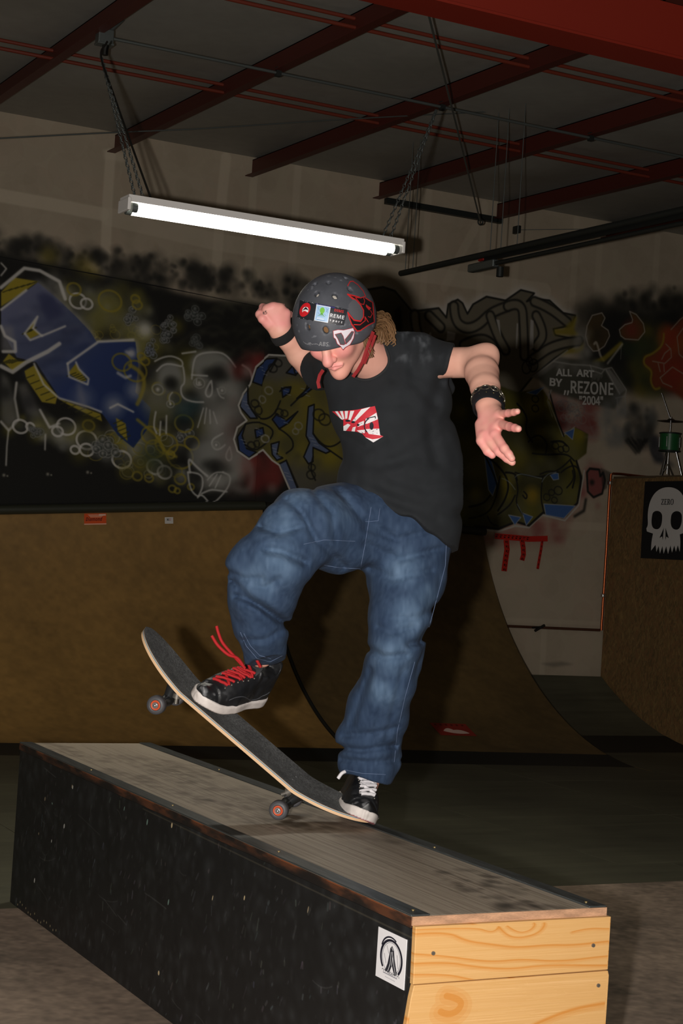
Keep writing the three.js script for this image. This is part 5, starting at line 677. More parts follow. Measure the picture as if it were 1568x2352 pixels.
{
  const hm = new THREE.Group(); hm.name = 'helmet'; hm.userData.label = 'scuffed grey skate helmet with stickers and red flames'; person.add(hm);
  const lo = add(HC, [-0.16, -0.16, -0.17]), hi = add(HC, [0.16, 0.16, 0.17]);
  part(hm, 'shell', place(net(helmF.full, lo, hi, 0.003, (x, y, z) => { const n = fbm3(x * 45, y * 45, z * 45, 3) - 0.5, sc = smooth(0.74, 0.8, fbm3(x * 60 + 5, y * 120, z * 60, 2)) * 34, k = 82 + n * 18 + sc; return [k - 4, k - 1, k + 6]; })), std(0xffffff, 0.6, { vertexColors: true }), 'matt grey shell');
  part(hm, 'foam_liner', place(net((x, y, z) => { const [s, u, f] = headLocal(x, y, z); return smax(egg(HC, HA, [0.0935, 0.1025, 0.1145])(x, y, z), -0.004 - u, 0.004); }, lo, hi, 0.005, (x, y, z) => { const [s, u, f] = headLocal(x, y, z); return u < 0.05 && f > 0.05 ? [122, 88, 52] : [188, 182, 172]; })), std(0xffffff, 0.8, { vertexColors: true }), 'pale foam inside the vents');
  const Z2 = (x, y) => [640 + x / 5.6, 600 + y / 5.6], st = (name, quad, w, h, draw, lab, n = 12) => part(hm, name, patch(helmF.sh, quad.map((q) => Z2(...q)), n, 0.0011), std(0xffffff, 0.5, { map: canvasTex(w, h, draw), transparent: true, alphaTest: 0.5 }), lab);
  // dark strip with stickers: canvas follows the sketch frame of the quad
  st('sticker_strip', [[262, 488], [900, 610], [850, 850], [232, 742]], 960, 400, (g, W, H2) => {
    g.fillStyle = '#24262c'; g.beginPath(); g.moveTo(20, 10); for (let x = 20; x < 940; x += 40) g.lineTo(x, 8 + (hash3(x, 1, 1) * 18)); g.lineTo(940, 30); g.lineTo(930, 390); for (let x = 930; x > 10; x -= 40) g.lineTo(x, 392 - hash3(x, 2, 1) * 22); g.lineTo(10, 380); g.closePath(); g.fill();
    g.fillStyle = '#c9ccd2'; for (let i = 0; i < 26; i++) g.fillRect(hash3(i, 3, 1) * 930, hash3(i, 4, 1) > 0.5 ? 14 + hash3(i, 5, 2) * 20 : 350 + hash3(i, 5, 2) * 30, 14, 5);
    g.fillStyle = '#d5202a'; g.beginPath(); g.ellipse(140, 190, 92, 152, 0.35, 0, 7); g.fill(); g.fillStyle = '#f2eeee'; g.beginPath(); g.ellipse(150, 200, 58, 74, 0.35, 0, 7); g.fill(); g.fillStyle = '#d5202a'; g.beginPath(); g.ellipse(152, 250, 50, 34, 0.2, 0, 7); g.fill(); g.fillStyle = '#14151c'; g.beginPath(); g.moveTo(90, 215); g.lineTo(150, 130); g.lineTo(215, 190); g.lineTo(150, 178); g.closePath(); g.fill();
    g.fillStyle = '#2b2a6a'; g.fillRect(330, 24, 370, 30); g.fillStyle = '#a9cdf0'; g.fillRect(345, 40, 270, 330); g.strokeStyle = '#eef4fa'; g.lineWidth = 12; g.strokeRect(350, 46, 260, 318);
    g.fillStyle = '#7cc84a'; g.beginPath(); g.ellipse(470, 140, 46, 62, 0, 0, 7); g.fill(); g.fillRect(446, 190, 50, 36); g.strokeStyle = '#4f9a3a'; g.lineWidth = 7; for (let i = 0; i < 6; i++) { g.beginPath(); g.moveTo(470, 200); g.lineTo(400 + i * 28, 262); g.stroke(); }
    g.strokeStyle = '#5a86b8'; g.lineWidth = 6; for (const p of [[[380, 90], [410, 150]], [[540, 80], [580, 170]], [[575, 80], [545, 160]], [[390, 200], [430, 220]], [[520, 200], [560, 240]]]) { g.beginPath(); g.moveTo(...p[0]); g.lineTo(...p[1]); g.stroke(); } g.fillStyle = '#eaf2fa'; g.font = 'italic bold 56px sans-serif'; g.fillText('Alien', 385, 330, 180); g.fillStyle = '#2d3a58'; g.fillRect(390, 340, 170, 5);
    g.fillStyle = '#d22a2a'; g.font = 'bold 74px sans-serif'; g.fillText('DIMS', 690, 112, 215); g.fillStyle = '#d9dade'; g.font = 'bold 110px sans-serif'; g.fillText('REME', 622, 244, 300); g.fillStyle = '#eeeef0'; g.font = 'bold 62px sans-serif'; g.save(); g.translate(640, 322); g.rotate(0.03); 'sport'.split('').forEach((c, i) => g.fillText(c, i * 56, 0)); g.restore();
  }, 'black strip of stickers with red, blue and lettered patches', 18);
  st('v_emblem', [[690, 850], [990, 850], [990, 1150], [690, 1150]], 512, 512, (g) => { const k = 512 / 300, T = (x, y) => [(x - 690) * k, (y - 850) * k], poly = (c, p, w) => { g.beginPath(); p.forEach((q, i) => i ? g.lineTo(...T(...q)) : g.moveTo(...T(...q))); g.closePath(); if (w) { g.strokeStyle = c; g.lineWidth = w; g.lineJoin = 'round'; g.stroke(); } else { g.fillStyle = c; g.fill(); } }; const o = [[698, 895], [760, 880], [830, 885], [955, 856], [975, 910], [960, 990], [915, 1070], [850, 1110], [825, 1140], [790, 1090], [750, 1060], [730, 1000], [705, 980]]; poly('#e8e2ea', o); poly('#a51f30', o, 12); const l = [[722, 940], [800, 920], [825, 960], [855, 1060], [835, 1075], [790, 1070], [760, 1000]], r2 = [[850, 1005], [935, 900], [965, 905], [925, 1000], [862, 1065]]; poly('#5c5d62', l); poly('#a51f30', l, 10); poly('#5c5d62', r2); poly('#a51f30', r2, 10); }, 'white and red V-shaped emblem');
  st('scratched_lettering', [[290, 1000], [690, 1015], [690, 1120], [330, 1100]], 512, 128, (g) => { g.strokeStyle = '#9a9ca0'; g.lineWidth = 6; g.lineCap = 'round'; g.font = 'italic bold 92px sans-serif'; g.fillStyle = '#8f9195'; g.fillText('ABS', 270, 98, 200); for (let i = 0; i < 9; i++) { g.beginPath(); g.moveTo(20 + i * 28, 40 + hash3(i, 1, 4) * 40); g.lineTo(50 + i * 28, 60 + hash3(i, 2, 4) * 30); g.stroke(); } }, 'scuffed pale lettering on the rim');
  st('flame_graphic', [[870, 215], [1200, 330], [1235, 860], [880, 960]], 640, 1024, (g) => {
    const x0 = 870, y0 = 215, T = (x, y) => [(x - x0) / 365 * 640, (y - y0) / 745 * 1024], poly = (c, p, w) => { g.beginPath(); p.forEach((q, i) => i ? g.lineTo(...T(...q)) : g.moveTo(...T(...q))); if (w) { g.strokeStyle = c; g.lineWidth = w; g.lineJoin = g.lineCap = 'round'; g.stroke(); } else { g.closePath(); g.fillStyle = c; g.fill(); } };
    const black = [[1130, 440], [1225, 500], [1232, 850], [1150, 880], [1040, 935], [1000, 930], [930, 820], [890, 700], [880, 660], [960, 770], [1050, 800], [1090, 740], [1095, 640], [1060, 560], [880, 425], [1040, 440]]; poly('#18171a', black); poly('#cf2a2c', black, 24);
    poly('#5c5d62', [[970, 470], [1040, 540], [1080, 640], [1080, 740], [1050, 780], [970, 760], [900, 660], [890, 560]]); poly('#cf2a2c', [[890, 670], [960, 765], [1050, 795], [1090, 740], [1095, 640], [1060, 560], [1000, 490], [880, 425]], 18);
    poly('#cf2a2c', [[885, 315], [920, 250], [960, 232], [1030, 260], [1100, 330], [1130, 410], [1060, 450], [960, 430]], 18); poly('#18171a', [[990, 455], [1060, 460], [1095, 500], [1090, 545], [1050, 530]]); poly('#cf2a2c', [[990, 455], [1050, 450], [1100, 430], [1115, 490], [1100, 545], [1060, 540], [990, 455]], 14);
    poly('#cf2a2c', [[1130, 540], [1200, 600], [1170, 640], [1130, 580]]); poly('#cf2a2c', [[1190, 640], [1210, 700], [1180, 760], [1155, 740]], 14); poly('#cf2a2c', [[960, 830], [1040, 850], [1110, 800], [1110, 740], [1150, 830]], 18);
  }, 'red-edged black flame graphic on the side', 18);
  // side visor button at the crown, edge bolt, strap
  { const q = settle(helmF.sh, Lc(812, 636, 4.5), 0.004), g = new THREE.SphereGeometry(1, 16, 10).scale(0.018, 0.012, 0.014), w = pw(q); g.translate(w.x, w.y, w.z); part(hm, 'crown_pad', g, M.cord, 'small dark pad at the crown'); }
  { const q = settle(helmF.sh, Z2(1115, 985).concat().length && Lc(...Z2(1115, 985), 4.42), 0.001), g = new THREE.SphereGeometry(0.0042, 10, 8), w = pw(q); g.translate(w.x, w.y, w.z); part(hm, 'strap_bolt', g, M.blackSteel); }
  const strap = (pts, w, mat, name, lab) => { const P = pts.map((q) => Lc(...q)), pos = [], idx = []; for (let i = 0; i < P.length; i++) { const a = P[Math.max(0, i - 1)], b = P[Math.min(P.length - 1, i + 1)], d = nrm(sub(b, a)), s = nrm(crs(d, [0.25, 0, 1])); for (const k of [-1, 1]) for (const e of [0, 0.0022]) { const q = add(add(P[i], s, k * w / 2), [0, 0, 1], e); pos.push(...q); } } for (let i = 0; i < P.length - 1; i++) { const o = i * 4; for (const [a, b] of [[1, 3], [3, 2], [2, 0], [0, 1]]) idx.push(o + a, o + b, o + 4 + a, o + b, o + 4 + b, o + 4 + a); } for (const o of [0, (P.length - 1) * 4]) idx.push(o, o + 1, o + 2, o + 1, o + 3, o + 2); const g = new THREE.BufferGeometry(); g.setAttribute('position', new THREE.Float32BufferAttribute(pos, 3)); g.setIndex(idx); part(hm, name, place(g), mat, lab); };
  const red = std(0x8c181c, 0.8);
  const S3 = (p, w) => strap(dense(p.map((q) => [q[0], q[1]]), 5).map((q, i, A) => { const t = i / (A.length - 1) * (p.length - 1), k = Math.min(p.length - 2, Math.floor(t)); return [q[0], q[1], lerp(p[k][2], p[k + 1][2], t - k)]; }), w, red, 'chin_strap', 'red webbing strap');
  S3([[857, 762, 4.385], [848, 785, 4.37], [840, 808, 4.375], [832, 832, 4.38], [822, 850, 4.39], [810, 866, 4.4]], 0.009); S3([[862, 770, 4.4], [852, 798, 4.395], [836, 836, 4.385]], 0.007);
  S3([[742, 850, 4.38], [734, 862, 4.372], [730, 878, 4.37], [733, 892, 4.372]], 0.009);
}
// ---- hair showing at the back of the neck and beside the ear
{
  const r = rng(31), list = [], root = (i) => H(lerp(0.05, 0.09, r()), lerp(-0.035, -0.06, r()), lerp(-0.09, -0.02, r()));
  for (let i = 0; i < 150; i++) { const a = root(i), e = Lc(lerp(862, 908, r()), lerp(748, 788, r()), lerp(4.5, 4.57, r())), m = add(a.map((k, j) => lerp(k, e[j], 0.5)), [0.008, 0.012 + r() * 0.012, 0.01 * r()]); list.push(tube([pw(a), pw(m), pw(e), pw(add(e, [-0.006, -0.012 * r(), 0.002]))], 0.0022, 4, 12)); }
  for (let i = 0; i < 40; i++) { const a = H(0.072, -0.03 - r() * 0.02, 0.0 + r() * 0.02), e = Lc(lerp(838, 858, r()), lerp(800, 824, r()), lerp(4.38, 4.43, r())); list.push(tube([pw(a), pw(a.map((k, j) => lerp(k, e[j], 0.5) + (j === 2 ? 0.004 : 0))), pw(e)], 0.0012, 4, 8)); }
  const hair = part(person, 'hair', merge(list), std(0x7a5c3e, 0.45), 'brown hair hanging out behind the helmet');
}
// ================================================================ paint on the back wall (spray cans and joint compound)
function paintWall(g) {
  const r = rng(4242);
  // bare drywall with a faint mottle
  g.fillStyle = '#aca08a'; g.fillRect(0, 0, CW, CH);
  for (let i = 0; i < 2600; i++) { const k = r() > 0.5; g.fillStyle = k ? 'rgba(182,170,146,0.05)' : 'rgba(128,116,92,0.05)'; g.beginPath(); g.arc(r() * CW, r() * CH, 8 + r() * 40, 0, 7); g.fill(); }
  // shared tools: z5(x,y) etc. convert my sketch sheets to wall coordinates
  const sheet = (ox, oy, k) => (x, y) => G2(ox + x / k, oy + y / k);
  const W = (x, y) => G2(x, y), A = sheet(0, 500, 2.24), B = sheet(400, 760, 3.7333), C = sheet(880, 620, 2.279), E = sheet(1200, 640, 4.261), F = sheet(1388, 820, 7.839);
  // blurred strokes are drawn on a small sheet of their own and then laid down
  const lay = (pts, pad, blur, alpha, draw) => {
    let x0 = 1e9, y0 = 1e9, x1 = -1e9, y1 = -1e9; for (const [x, y] of pts) { x0 = Math.min(x0, x); y0 = Math.min(y0, y); x1 = Math.max(x1, x); y1 = Math.max(y1, y); }
    const m = pad + blur * 3 + 2; x0 = Math.max(0, Math.floor(x0 - m)); y0 = Math.max(0, Math.floor(y0 - m)); x1 = Math.min(CW, Math.ceil(x1 + m)); y1 = Math.min(CH, Math.ceil(y1 + m)); if (x1 <= x0 || y1 <= y0) return;
    const c = document.createElement('canvas'); c.width = x1 - x0; c.height = y1 - y0; const k = c.getContext('2d'); k.translate(-x0, -y0); if (blur) k.filter = `blur(${blur}px)`; draw(k); g.save(); g.globalAlpha = alpha; g.drawImage(c, x0, y0); g.restore();
  };
  const trace = (k, q, close, curve) => { k.beginPath(); k.moveTo(q[0][0], q[0][1]); if (curve && q.length > 2) { for (let i = 1; i < q.length - 1; i++) k.quadraticCurveTo(q[i][0], q[i][1], (q[i][0] + q[i + 1][0]) / 2, (q[i][1] + q[i + 1][1]) / 2); k.lineTo(q[q.length - 1][0], q[q.length - 1][1]); } else for (const p of q.slice(1)) k.lineTo(p[0], p[1]); if (close) k.closePath(); };
  const path = (f, pts, close, curve) => trace(g, pts.map((p) => f(p[0], p[1])), close, curve);
  const fill = (f, col, pts, blur = 0, alpha = 1) => { const q = pts.map((p) => f(p[0], p[1])); lay(q, 0, blur, alpha, (k) => { k.fillStyle = col; trace(k, q, true); k.fill(); }); };
  const line = (f, col, w, pts, blur = 0, alpha = 1, curve = false, close = false) => { const q = pts.map((p) => f(p[0], p[1])); lay(q, w, blur, alpha, (k) => { k.strokeStyle = col; k.lineWidth = w; k.lineCap = k.lineJoin = 'round'; trace(k, q, close, curve); k.stroke(); }); };
  const soft = (f, col, x, y, rad, alpha = 0.6) => { rad *= 1.35; const [cx, cy] = f(x, y), gr = g.createRadialGradient(cx, cy, 0, cx, cy, rad); gr.addColorStop(0, col + 'ff'); gr.addColorStop(0.3, col + 'd8'); gr.addColorStop(0.6, col + '66'); gr.addColorStop(1, col + '00'); g.save(); g.globalAlpha = alpha; g.fillStyle = gr; g.beginPath(); g.arc(cx, cy, rad, 0, 7); g.fill(); g.restore(); };
  const ring = (f, col, x, y, rad, w = 3, alpha = 0.85, sq = 0.85) => { const [cx, cy] = f(x, y); g.save(); g.globalAlpha = alpha * 0.55; g.strokeStyle = col; for (const m of [1, 0.5]) { g.lineWidth = w * m + (m === 1 ? 0.8 : 0); g.beginPath(); g.ellipse(cx, cy, rad, rad * sq, 0.2, 0, 7); g.stroke(); } g.restore(); };
  const K = '#161612', WHT = '#e2dfd8', YEL = '#a3922a', OLV = '#6f671f', BLU = '#2f4576', GRY = '#77756a', RED = '#7d2420';
  // ---- joint compound bands
  const jc = (pts, w, a = 0.5) => line(W, '#cbbfa8', w, pts, 1.2, a);
  jc([[254, 352], [247, 460], [240, 640]], 21, 0.62); fill(W, '#cbbfa8', [[236, 342], [288, 352], [286, 372], [240, 366]], 2, 0.5);
  jc([[519, 362], [505, 500], [495, 640]], 22, 0.45); jc([[-60, 438], [120, 470], [236, 492]], 26, 0.62); jc([[250, 498], [500, 556], [900, 620], [1250, 668]], 36, 0.36);
  for (const [x, y0, y1, a] of [[583, 402, 640, 0.35], [684, 385, 640, 0.34], [870, 452, 700, 0.26], [985, 440, 690, 0.28], [1113, 468, 700, 0.26], [1190, 500, 720, 0.24], [1325, 505, 760, 0.24], [1378, 545, 760, 0.2], [1510, 545, 760, 0.24]]) jc([[x, y0], [x - (y1 - y0) * 0.06, y1]], 17, a);
  jc([[1092, 522], [1060, 580], [1020, 660]], 20, 0.26); jc([[1230, 1204], [1420, 1212]], 18, 0.26); jc([[1250, 1440], [1244, 1552]], 15, 0.24); jc([[1140, 1424], [1390, 1432]], 10, 0.22);
  fill(W, '#5d5a50', [[1240, 1524], [1290, 1520], [1318, 1526], [1270, 1532]], 2, 0.5);

  // ---- left: black ground with a smoky upper edge
  fill(W, K, [[-120, 560], [0, 580], [120, 606], [232, 630], [312, 640], [400, 672], [480, 690], [560, 694], [640, 706], [720, 724], [820, 740], [820, 1260], [-120, 1260]], 6);
  for (let i = 0; i < 300; i++) { const x = -80 + r() * 800, yb = 566 + x * 0.17 + (x > 120 && x < 260 ? 14 : 0), y = yb + (r() - 0.62) * 62, rad = 5 + r() * r() * 26; soft(W, '#1b1b17', x, y, rad, 0.22 + r() * 0.34); }
  for (let i = 0; i < 16; i++) soft(W, '#8a7f68', -40 + r() * 700, 560 + r() * 120, 5 + r() * 10, 0.18);
  soft(A, YEL, 250, 195, 22, 0.45); soft(A, YEL, 430, 250, 26, 0.4); soft(A, YEL, 480, 290, 20, 0.3);
  line(W, '#0b0b0a', 2.4, [[-40, 583], [300, 645], [690, 724]]);
  for (const [x, y, q, a] of [[430, 390, 70, 0.5], [520, 480, 75, 0.42], [600, 560, 70, 0.35], [560, 420, 50, 0.4], [740, 580, 45, 0.75], [760, 480, 26, 0.5]]) soft(A, '#8b8a72', x, y, q * 0.45, a);
  for (const [x, y, q] of [[550, 440, 30], [610, 560, 34], [700, 640, 26], [480, 600, 20], [740, 690, 30], [900, 560, 20]]) soft(A, OLV, x, y, q, 0.7);
  for (let i = 0; i < 26; i++) { const x = 470 + r() * 330, y = 560 + r() * 130; ring(A, YEL, x, y, 4 + r() * 7, 1.6, 0.5); }
  // grey streak figures behind the raised hand
  for (let i = 0; i < 42; i++) { const x = 900 + r() * 480, y = 430 + r() * 320; line(A, '#6d6b52', 3 + r() * 4, [[x, y], [x + 25 + r() * 40, y - 20 - r() * 50], [x + 60 + r() * 60, y - 10]], 3, 0.24, true); }
  // drifting grey and yellow haze between the shapes
  for (let i = 0; i < 60; i++) { const x = 560 + r() * 560, y = 620 + r() * 640; soft(A, i % 3 ? '#a8a89e' : '#8f8722', x, y, 12 + r() * 28, 0.2 + r() * 0.2); }
  for (let i = 0; i < 40; i++) { const x = 330 + r() * 420, y = 360 + r() * 260; soft(A, i % 2 ? '#9b9b86' : '#857d22', x, y, 10 + r() * 22, 0.22 + r() * 0.2); }
  for (let i = 0; i < 46; i++) { const t = r(), x = lerp(60, 900, t) + (r() - 0.5) * 120, y = lerp(1040, 1300, t) + (r() - 0.5) * 110; soft(A, i % 3 ? '#a5a59c' : '#948a26', x, y, 8 + r() * 18, 0.26 + r() * 0.22); }
  for (let i = 0; i < 50; i++) { const y = 840 + r() * 560; soft(A, '#bcbab2', 1030 + r() * 210, y, 14 + r() * 28, 0.2 + r() * 0.2); }
  for (let i = 0; i < 24; i++) soft(A, '#a9a9b0', 20 + r() * 330, 330 + r() * 420, 8 + r() * 20, 0.16);
  for (let i = 0; i < 30; i++) { const x = 480 + r() * 420, y = 1060 + r() * 260; ring(A, i % 2 ? YEL : '#b0aea4', x, y, 5 + r() * 11, 2.4, 0.5); }
  // the big blue letters
  const blue = [[0, 470], [190, 335], [290, 420], [385, 510], [460, 590], [490, 640], [690, 640], [705, 760], [690, 900], [770, 980], [750, 1090], [680, 1185], [600, 1120], [520, 1010], [450, 970], [300, 930], [180, 745], [80, 720], [20, 610], [0, 570]];
  { const p0 = A(60, 380), p1 = A(720, 1120), q = blue.map((p) => A(p[0], p[1])); line(A, '#c4c3c0', 9, blue.slice(1, 9), 4, 0.6); lay(q, 0, 0.8, 1, (k) => { const gr = k.createLinearGradient(p0[0], p0[1], p1[0], p1[1]); gr.addColorStop(0, '#747896'); gr.addColorStop(0.35, '#4f5878'); gr.addColorStop(0.55, '#33457a'); gr.addColorStop(1, '#1c3266'); k.fillStyle = gr; trace(k, q, true); k.fill(); }); }
  for (let i = 0; i < 30; i++) { const x = 20 + r() * 420, y = 420 + r() * 420; line(A, r() > 0.5 ? '#8d90a8' : '#2a3050', 6 + r() * 8, [[x, y], [x + 40, y - 30 + r() * 40], [x + 90, y - 60 + r() * 80]], 4, 0.24, true); }
  fill(A, '#3a3f66', [[180, 400], [240, 380], [330, 500], [240, 540], [215, 470]], 5, 0.7); fill(A, '#8f8f96', [[0, 560], [60, 560], [75, 690], [0, 690]], 4, 0.7);
  for (const p of [[[0, 385], [70, 310], [190, 330], [120, 380], [0, 460]], [[125, 595], [180, 520], [165, 570], [200, 600], [150, 625]], [[10, 740], [40, 700], [90, 740], [130, 740], [60, 790]], [[120, 790], [170, 760], [290, 920], [280, 960], [210, 950], [130, 830]], [[345, 800], [385, 750], [440, 840], [410, 845]], [[290, 930], [510, 1010], [520, 1050], [340, 960]], [[590, 1030], [640, 1060], [650, 1150], [600, 1100]]]) {
    fill(A, YEL, p, 1); const n = p.length; for (let k = 1; k < 6; k++) { const t = k / 6, a = [lerp(p[0][0], p[Math.floor(n / 2)][0], t), lerp(p[0][1], p[Math.floor(n / 2)][1], t)]; line(A, '#3c3a12', 2.4, [[a[0] - 22, a[1] + 10], [a[0] + 24, a[1] - 8]], 0.6, 0.75); }
  }
  for (const [w, p] of [[7, [[0, 362], [120, 262], [200, 275], [300, 330], [330, 420]]], [5, [[0, 475], [130, 375]]], [6, [[0, 560], [20, 610], [72, 640], [75, 690], [10, 690]]], [8, [[0, 765], [60, 795], [130, 745], [240, 690], [300, 650]]], [4, [[165, 570], [210, 610], [330, 560]]], [4, [[122, 598], [150, 632], [212, 607]]], [4, [[122, 598], [188, 510], [165, 570]]], [5, [[342, 752], [500, 640], [680, 630]]], [4, [[342, 752], [350, 820], [445, 860], [450, 830], [400, 780], [385, 745]]], [4, [[170, 752], [220, 860], [300, 930], [450, 975], [515, 1000]]], [5, [[0, 1050], [40, 1095], [90, 1040], [70, 930], [80, 850]]], [3, [[38, 1100], [30, 1180], [26, 1275]]], [3, [[228, 1115], [226, 1195]]], [5, [[200, 990], [250, 1080], [300, 1060]]], [4, [[560, 980], [600, 960], [680, 1000]]], [3, [[0, 300], [28, 265], [0, 235]]]]) line(A, WHT, w, p, 1.2, 0.86);
  fill(A, '#75746f', [[0, 790], [40, 830], [70, 930], [85, 1040], [40, 1090], [0, 1040]], 4, 0.75); fill(A, '#8b8984', [[80, 860], [130, 850], [190, 980], [200, 1020], [130, 1010]], 5, 0.6);
  soft(A, '#1c1c1a', 20, 900, 16, 0.7); soft(A, '#26262a', 140, 950, 18, 0.6); soft(A, WHT, 330, 390, 20, 0.5); soft(A, WHT, 270, 340, 22, 0.4); soft(A, WHT, 420, 930, 26, 0.3); soft(A, WHT, 580, 970, 24, 0.5); line(A, '#9a9aa8', 10, [[400, 860], [425, 980]], 4, 0.5);
  // bubbles
  for (const [x, y, q] of [[395, 430, 17], [440, 445, 12], [100, 1075, 15], [150, 1075, 8], [335, 1075, 19], [290, 1100, 11], [440, 1145, 21], [440, 1195, 14], [380, 1195, 9], [620, 1245, 20], [790, 1282, 17], [840, 1310, 15]]) { soft(A, '#55564c', x, y, q, 0.6); ring(A, WHT, x, y, q, 4.6, 1); }
  const blob = (cx, cy, n, sx, sy, r0, r1, col) => { for (let i = 0; i < n; i++) { const x = cx + (r() + r() - 1) * sx, y = cy + (r() + r() - 1) * sy, q = r0 + r() * (r1 - r0); soft(A, '#3e423f', x, y, q * 1.2, 0.7); ring(A, col, x, y, q, 2, 0.6); soft(A, col, x - 2, y - 3, q * 0.45, 0.75); } };
  blob(530, 1190, 16, 90, 60, 7, 11, '#a8a8a2'); blob(670, 510, 9, 40, 45, 5, 8, '#a0a09c'); blob(850, 590, 16, 70, 90, 5, 9, '#9a9c9c'); blob(985, 500, 9, 50, 45, 5, 10, '#7e8280'); blob(750, 690, 9, 50, 40, 5, 8, '#9aa0b0'); blob(180, 1105, 8, 30, 25, 4, 7, '#8a8a86'); blob(940, 1120, 6, 40, 40, 6, 10, '#a6a8a4'); blob(990, 640, 6, 40, 40, 6, 10, '#6e706c');
  soft(A, WHT, 740, 580, 17, 0.75); soft(A, WHT, 670, 700, 11, 0.8); soft(A, WHT, 690, 890, 22, 0.5);
  for (const [x, y, q] of [[620, 745, 20], [690, 790, 24], [850, 1165, 24], [920, 1230, 28], [790, 1190, 20], [870, 1220, 9], [920, 1345, 12], [880, 1395, 8], [905, 1405, 6], [975, 1385, 7], [375, 370, 14], [700, 450, 10], [720, 715, 8], [560, 430, 24], [770, 1120, 20], [810, 880, 14], [890, 930, 14], [940, 1060, 20], [980, 1160, 16], [700, 1330, 10], [760, 1340, 9], [450, 1070, 12], [690, 420, 9], [740, 740, 9]]) ring(A, YEL, x, y, q, 4.5, 0.75);
  for (const [x, y, q, c] of [[730, 1260, 34, OLV], [640, 1310, 20, OLV], [780, 1230, 30, '#2c3d2c'], [450, 1070, 26, OLV], [860, 1300, 26, '#2b2d1c'], [940, 1000, 30, '#24454a'], [990, 960, 20, '#24454a'], [830, 1000, 34, '#87875c']]) soft(A, c, x, y, q, 0.6);
  line(A, YEL, 8, [[660, 760], [720, 790], [740, 850], [720, 920], [700, 960]], 1.5, 0.8, true); line(A, YEL, 6, [[700, 1040], [760, 1090], [810, 1130], [830, 1200], [900, 1230]], 1.5, 0.8, true);
  soft(A, '#b6b49a', 800, 910, 30, 0.5); soft(A, '#a3a18c', 760, 960, 24, 0.4); line(A, WHT, 6, [[600, 800], [640, 825], [665, 815]], 1.5, 0.7); line(A, WHT, 5, [[640, 690], [660, 700]], 2, 0.7);
  // skull-like faces in grey
  const dome = (cx, cy, rx, ry, a) => { const [x, y] = A(cx, cy); lay([[x - rx, y - ry], [x + rx, y + ry]], 4, 6, a, (k) => { k.fillStyle = '#999a94'; k.beginPath(); k.ellipse(x, y, rx, ry, 0.1, 0, 7); k.fill(); k.fillStyle = '#33342f'; k.beginPath(); k.ellipse(x + rx * 0.2, y + ry * 0.45, rx * 0.65, ry * 0.4, 0.1, 0, 7); k.fill(); }); };
  dome(1085, 770, 50, 34, 0.9); dome(870, 820, 28, 32, 0.9); dome(1090, 1240, 55, 34, 0.8); for (const [x, y, q] of [[1120, 800, 20], [870, 850, 14], [1100, 1290, 16], [1010, 1340, 12], [1110, 1440, 12], [1090, 870, 14], [830, 1060, 10]]) soft(A, '#20201d', x, y, q, 0.75); dome(970, 880, 26, 26, 0.6); dome(1130, 900, 24, 24, 0.4);
  for (const [w, p] of [[4, [[790, 740], [850, 705], [930, 730], [935, 770], [905, 760], [840, 750], [800, 790]]], [4, [[980, 830], [985, 750], [1010, 700], [1120, 690], [1165, 715], [1205, 770]]], [4, [[930, 700], [1000, 690]]], [4, [[935, 770], [950, 850], [920, 870], [930, 930], [990, 950], [1040, 950]]], [4, [[980, 810], [1060, 815]]], [4, [[1080, 840], [1090, 900], [1065, 930], [1045, 900], [1075, 845]]], [3, [[1030, 860], [1000, 870], [1005, 830]]], [3, [[1110, 880], [1120, 920], [1145, 930]]], [4, [[960, 1310], [965, 1390], [1010, 1440], [1030, 1420], [1080, 1480]]], [4, [[960, 1310], [1030, 1310], [1040, 1380], [1010, 1440]]], [4, [[1080, 1480], [1160, 1410], [1185, 1330], [1140, 1310]]], [4, [[1030, 1420], [1070, 1400], [1100, 1400], [1160, 1410]]], [3, [[1070, 1380], [1110, 1320]]], [3, [[1100, 1390], [1130, 1325]]], [3, [[1060, 1350], [1090, 1310], [1140, 1310]]], [5, [[1060, 1330], [1000, 1280], [960, 1230], [970, 1310]]], [4, [[1150, 1170], [1110, 1210], [1070, 1150], [1140, 1110]]], [4, [[1175, 1180], [1150, 1220], [1165, 1255], [1190, 1240], [1175, 1180]]], [3, [[1010, 1080], [1040, 980]]], [3, [[1045, 1060], [1055, 980]]], [3, [[1075, 1060], [1072, 990]]], [3, [[1110, 1060], [1090, 1000]]], [4, [[820, 1050], [815, 1120]]], [4, [[850, 1020], [848, 1110]]], [4, [[795, 1000], [780, 1070], [800, 1110]]], [3, [[880, 900], [860, 920], [870, 960]]], [5, [[1240, 760], [1280, 780], [1290, 830]]]]) line(A, '#cfcec8', w * 0.95, p, 1, 0.85, true);
  for (const [x, y, q] of [[1018, 852, 12], [805, 885, 12], [1135, 890, 8], [1105, 1170, 8], [870, 960, 8]]) { ring(A, '#a9a8a0', x, y, q, 3, 0.8); soft(A, WHT, x, y, q * 0.4, 0.8); }
  for (let i = 0; i < 30; i++) { const y = 760 + r() * 660; soft(A, i % 3 ? '#96948c' : '#7f5a54', 1150 + r() * 90 + (y > 1250 ? 30 : 0), y, 14 + r() * 20, 0.2); }
  for (let i = 0; i < 26; i++) soft(A, i % 2 ? RED : '#8e3833', 1210 + r() * 150, 700 + r() * 130, 12 + r() * 16, 0.25);
  for (let i = 0; i < 30; i++) soft(A, i % 3 ? RED : '#a04038', 1270 + r() * 170, 1200 + r() * 190, 12 + r() * 22, 0.3);
  soft(A, '#b3aaa0', 1265, 790, 16, 0.5); line(A, '#a09d96', 12, [[1200, 1390], [1260, 1420], [1290, 1380], [1290, 1300], [1260, 1240]], 6, 0.6, true);
  soft(A, '#a8a49a', 1400, 1395, 14, 0.4);
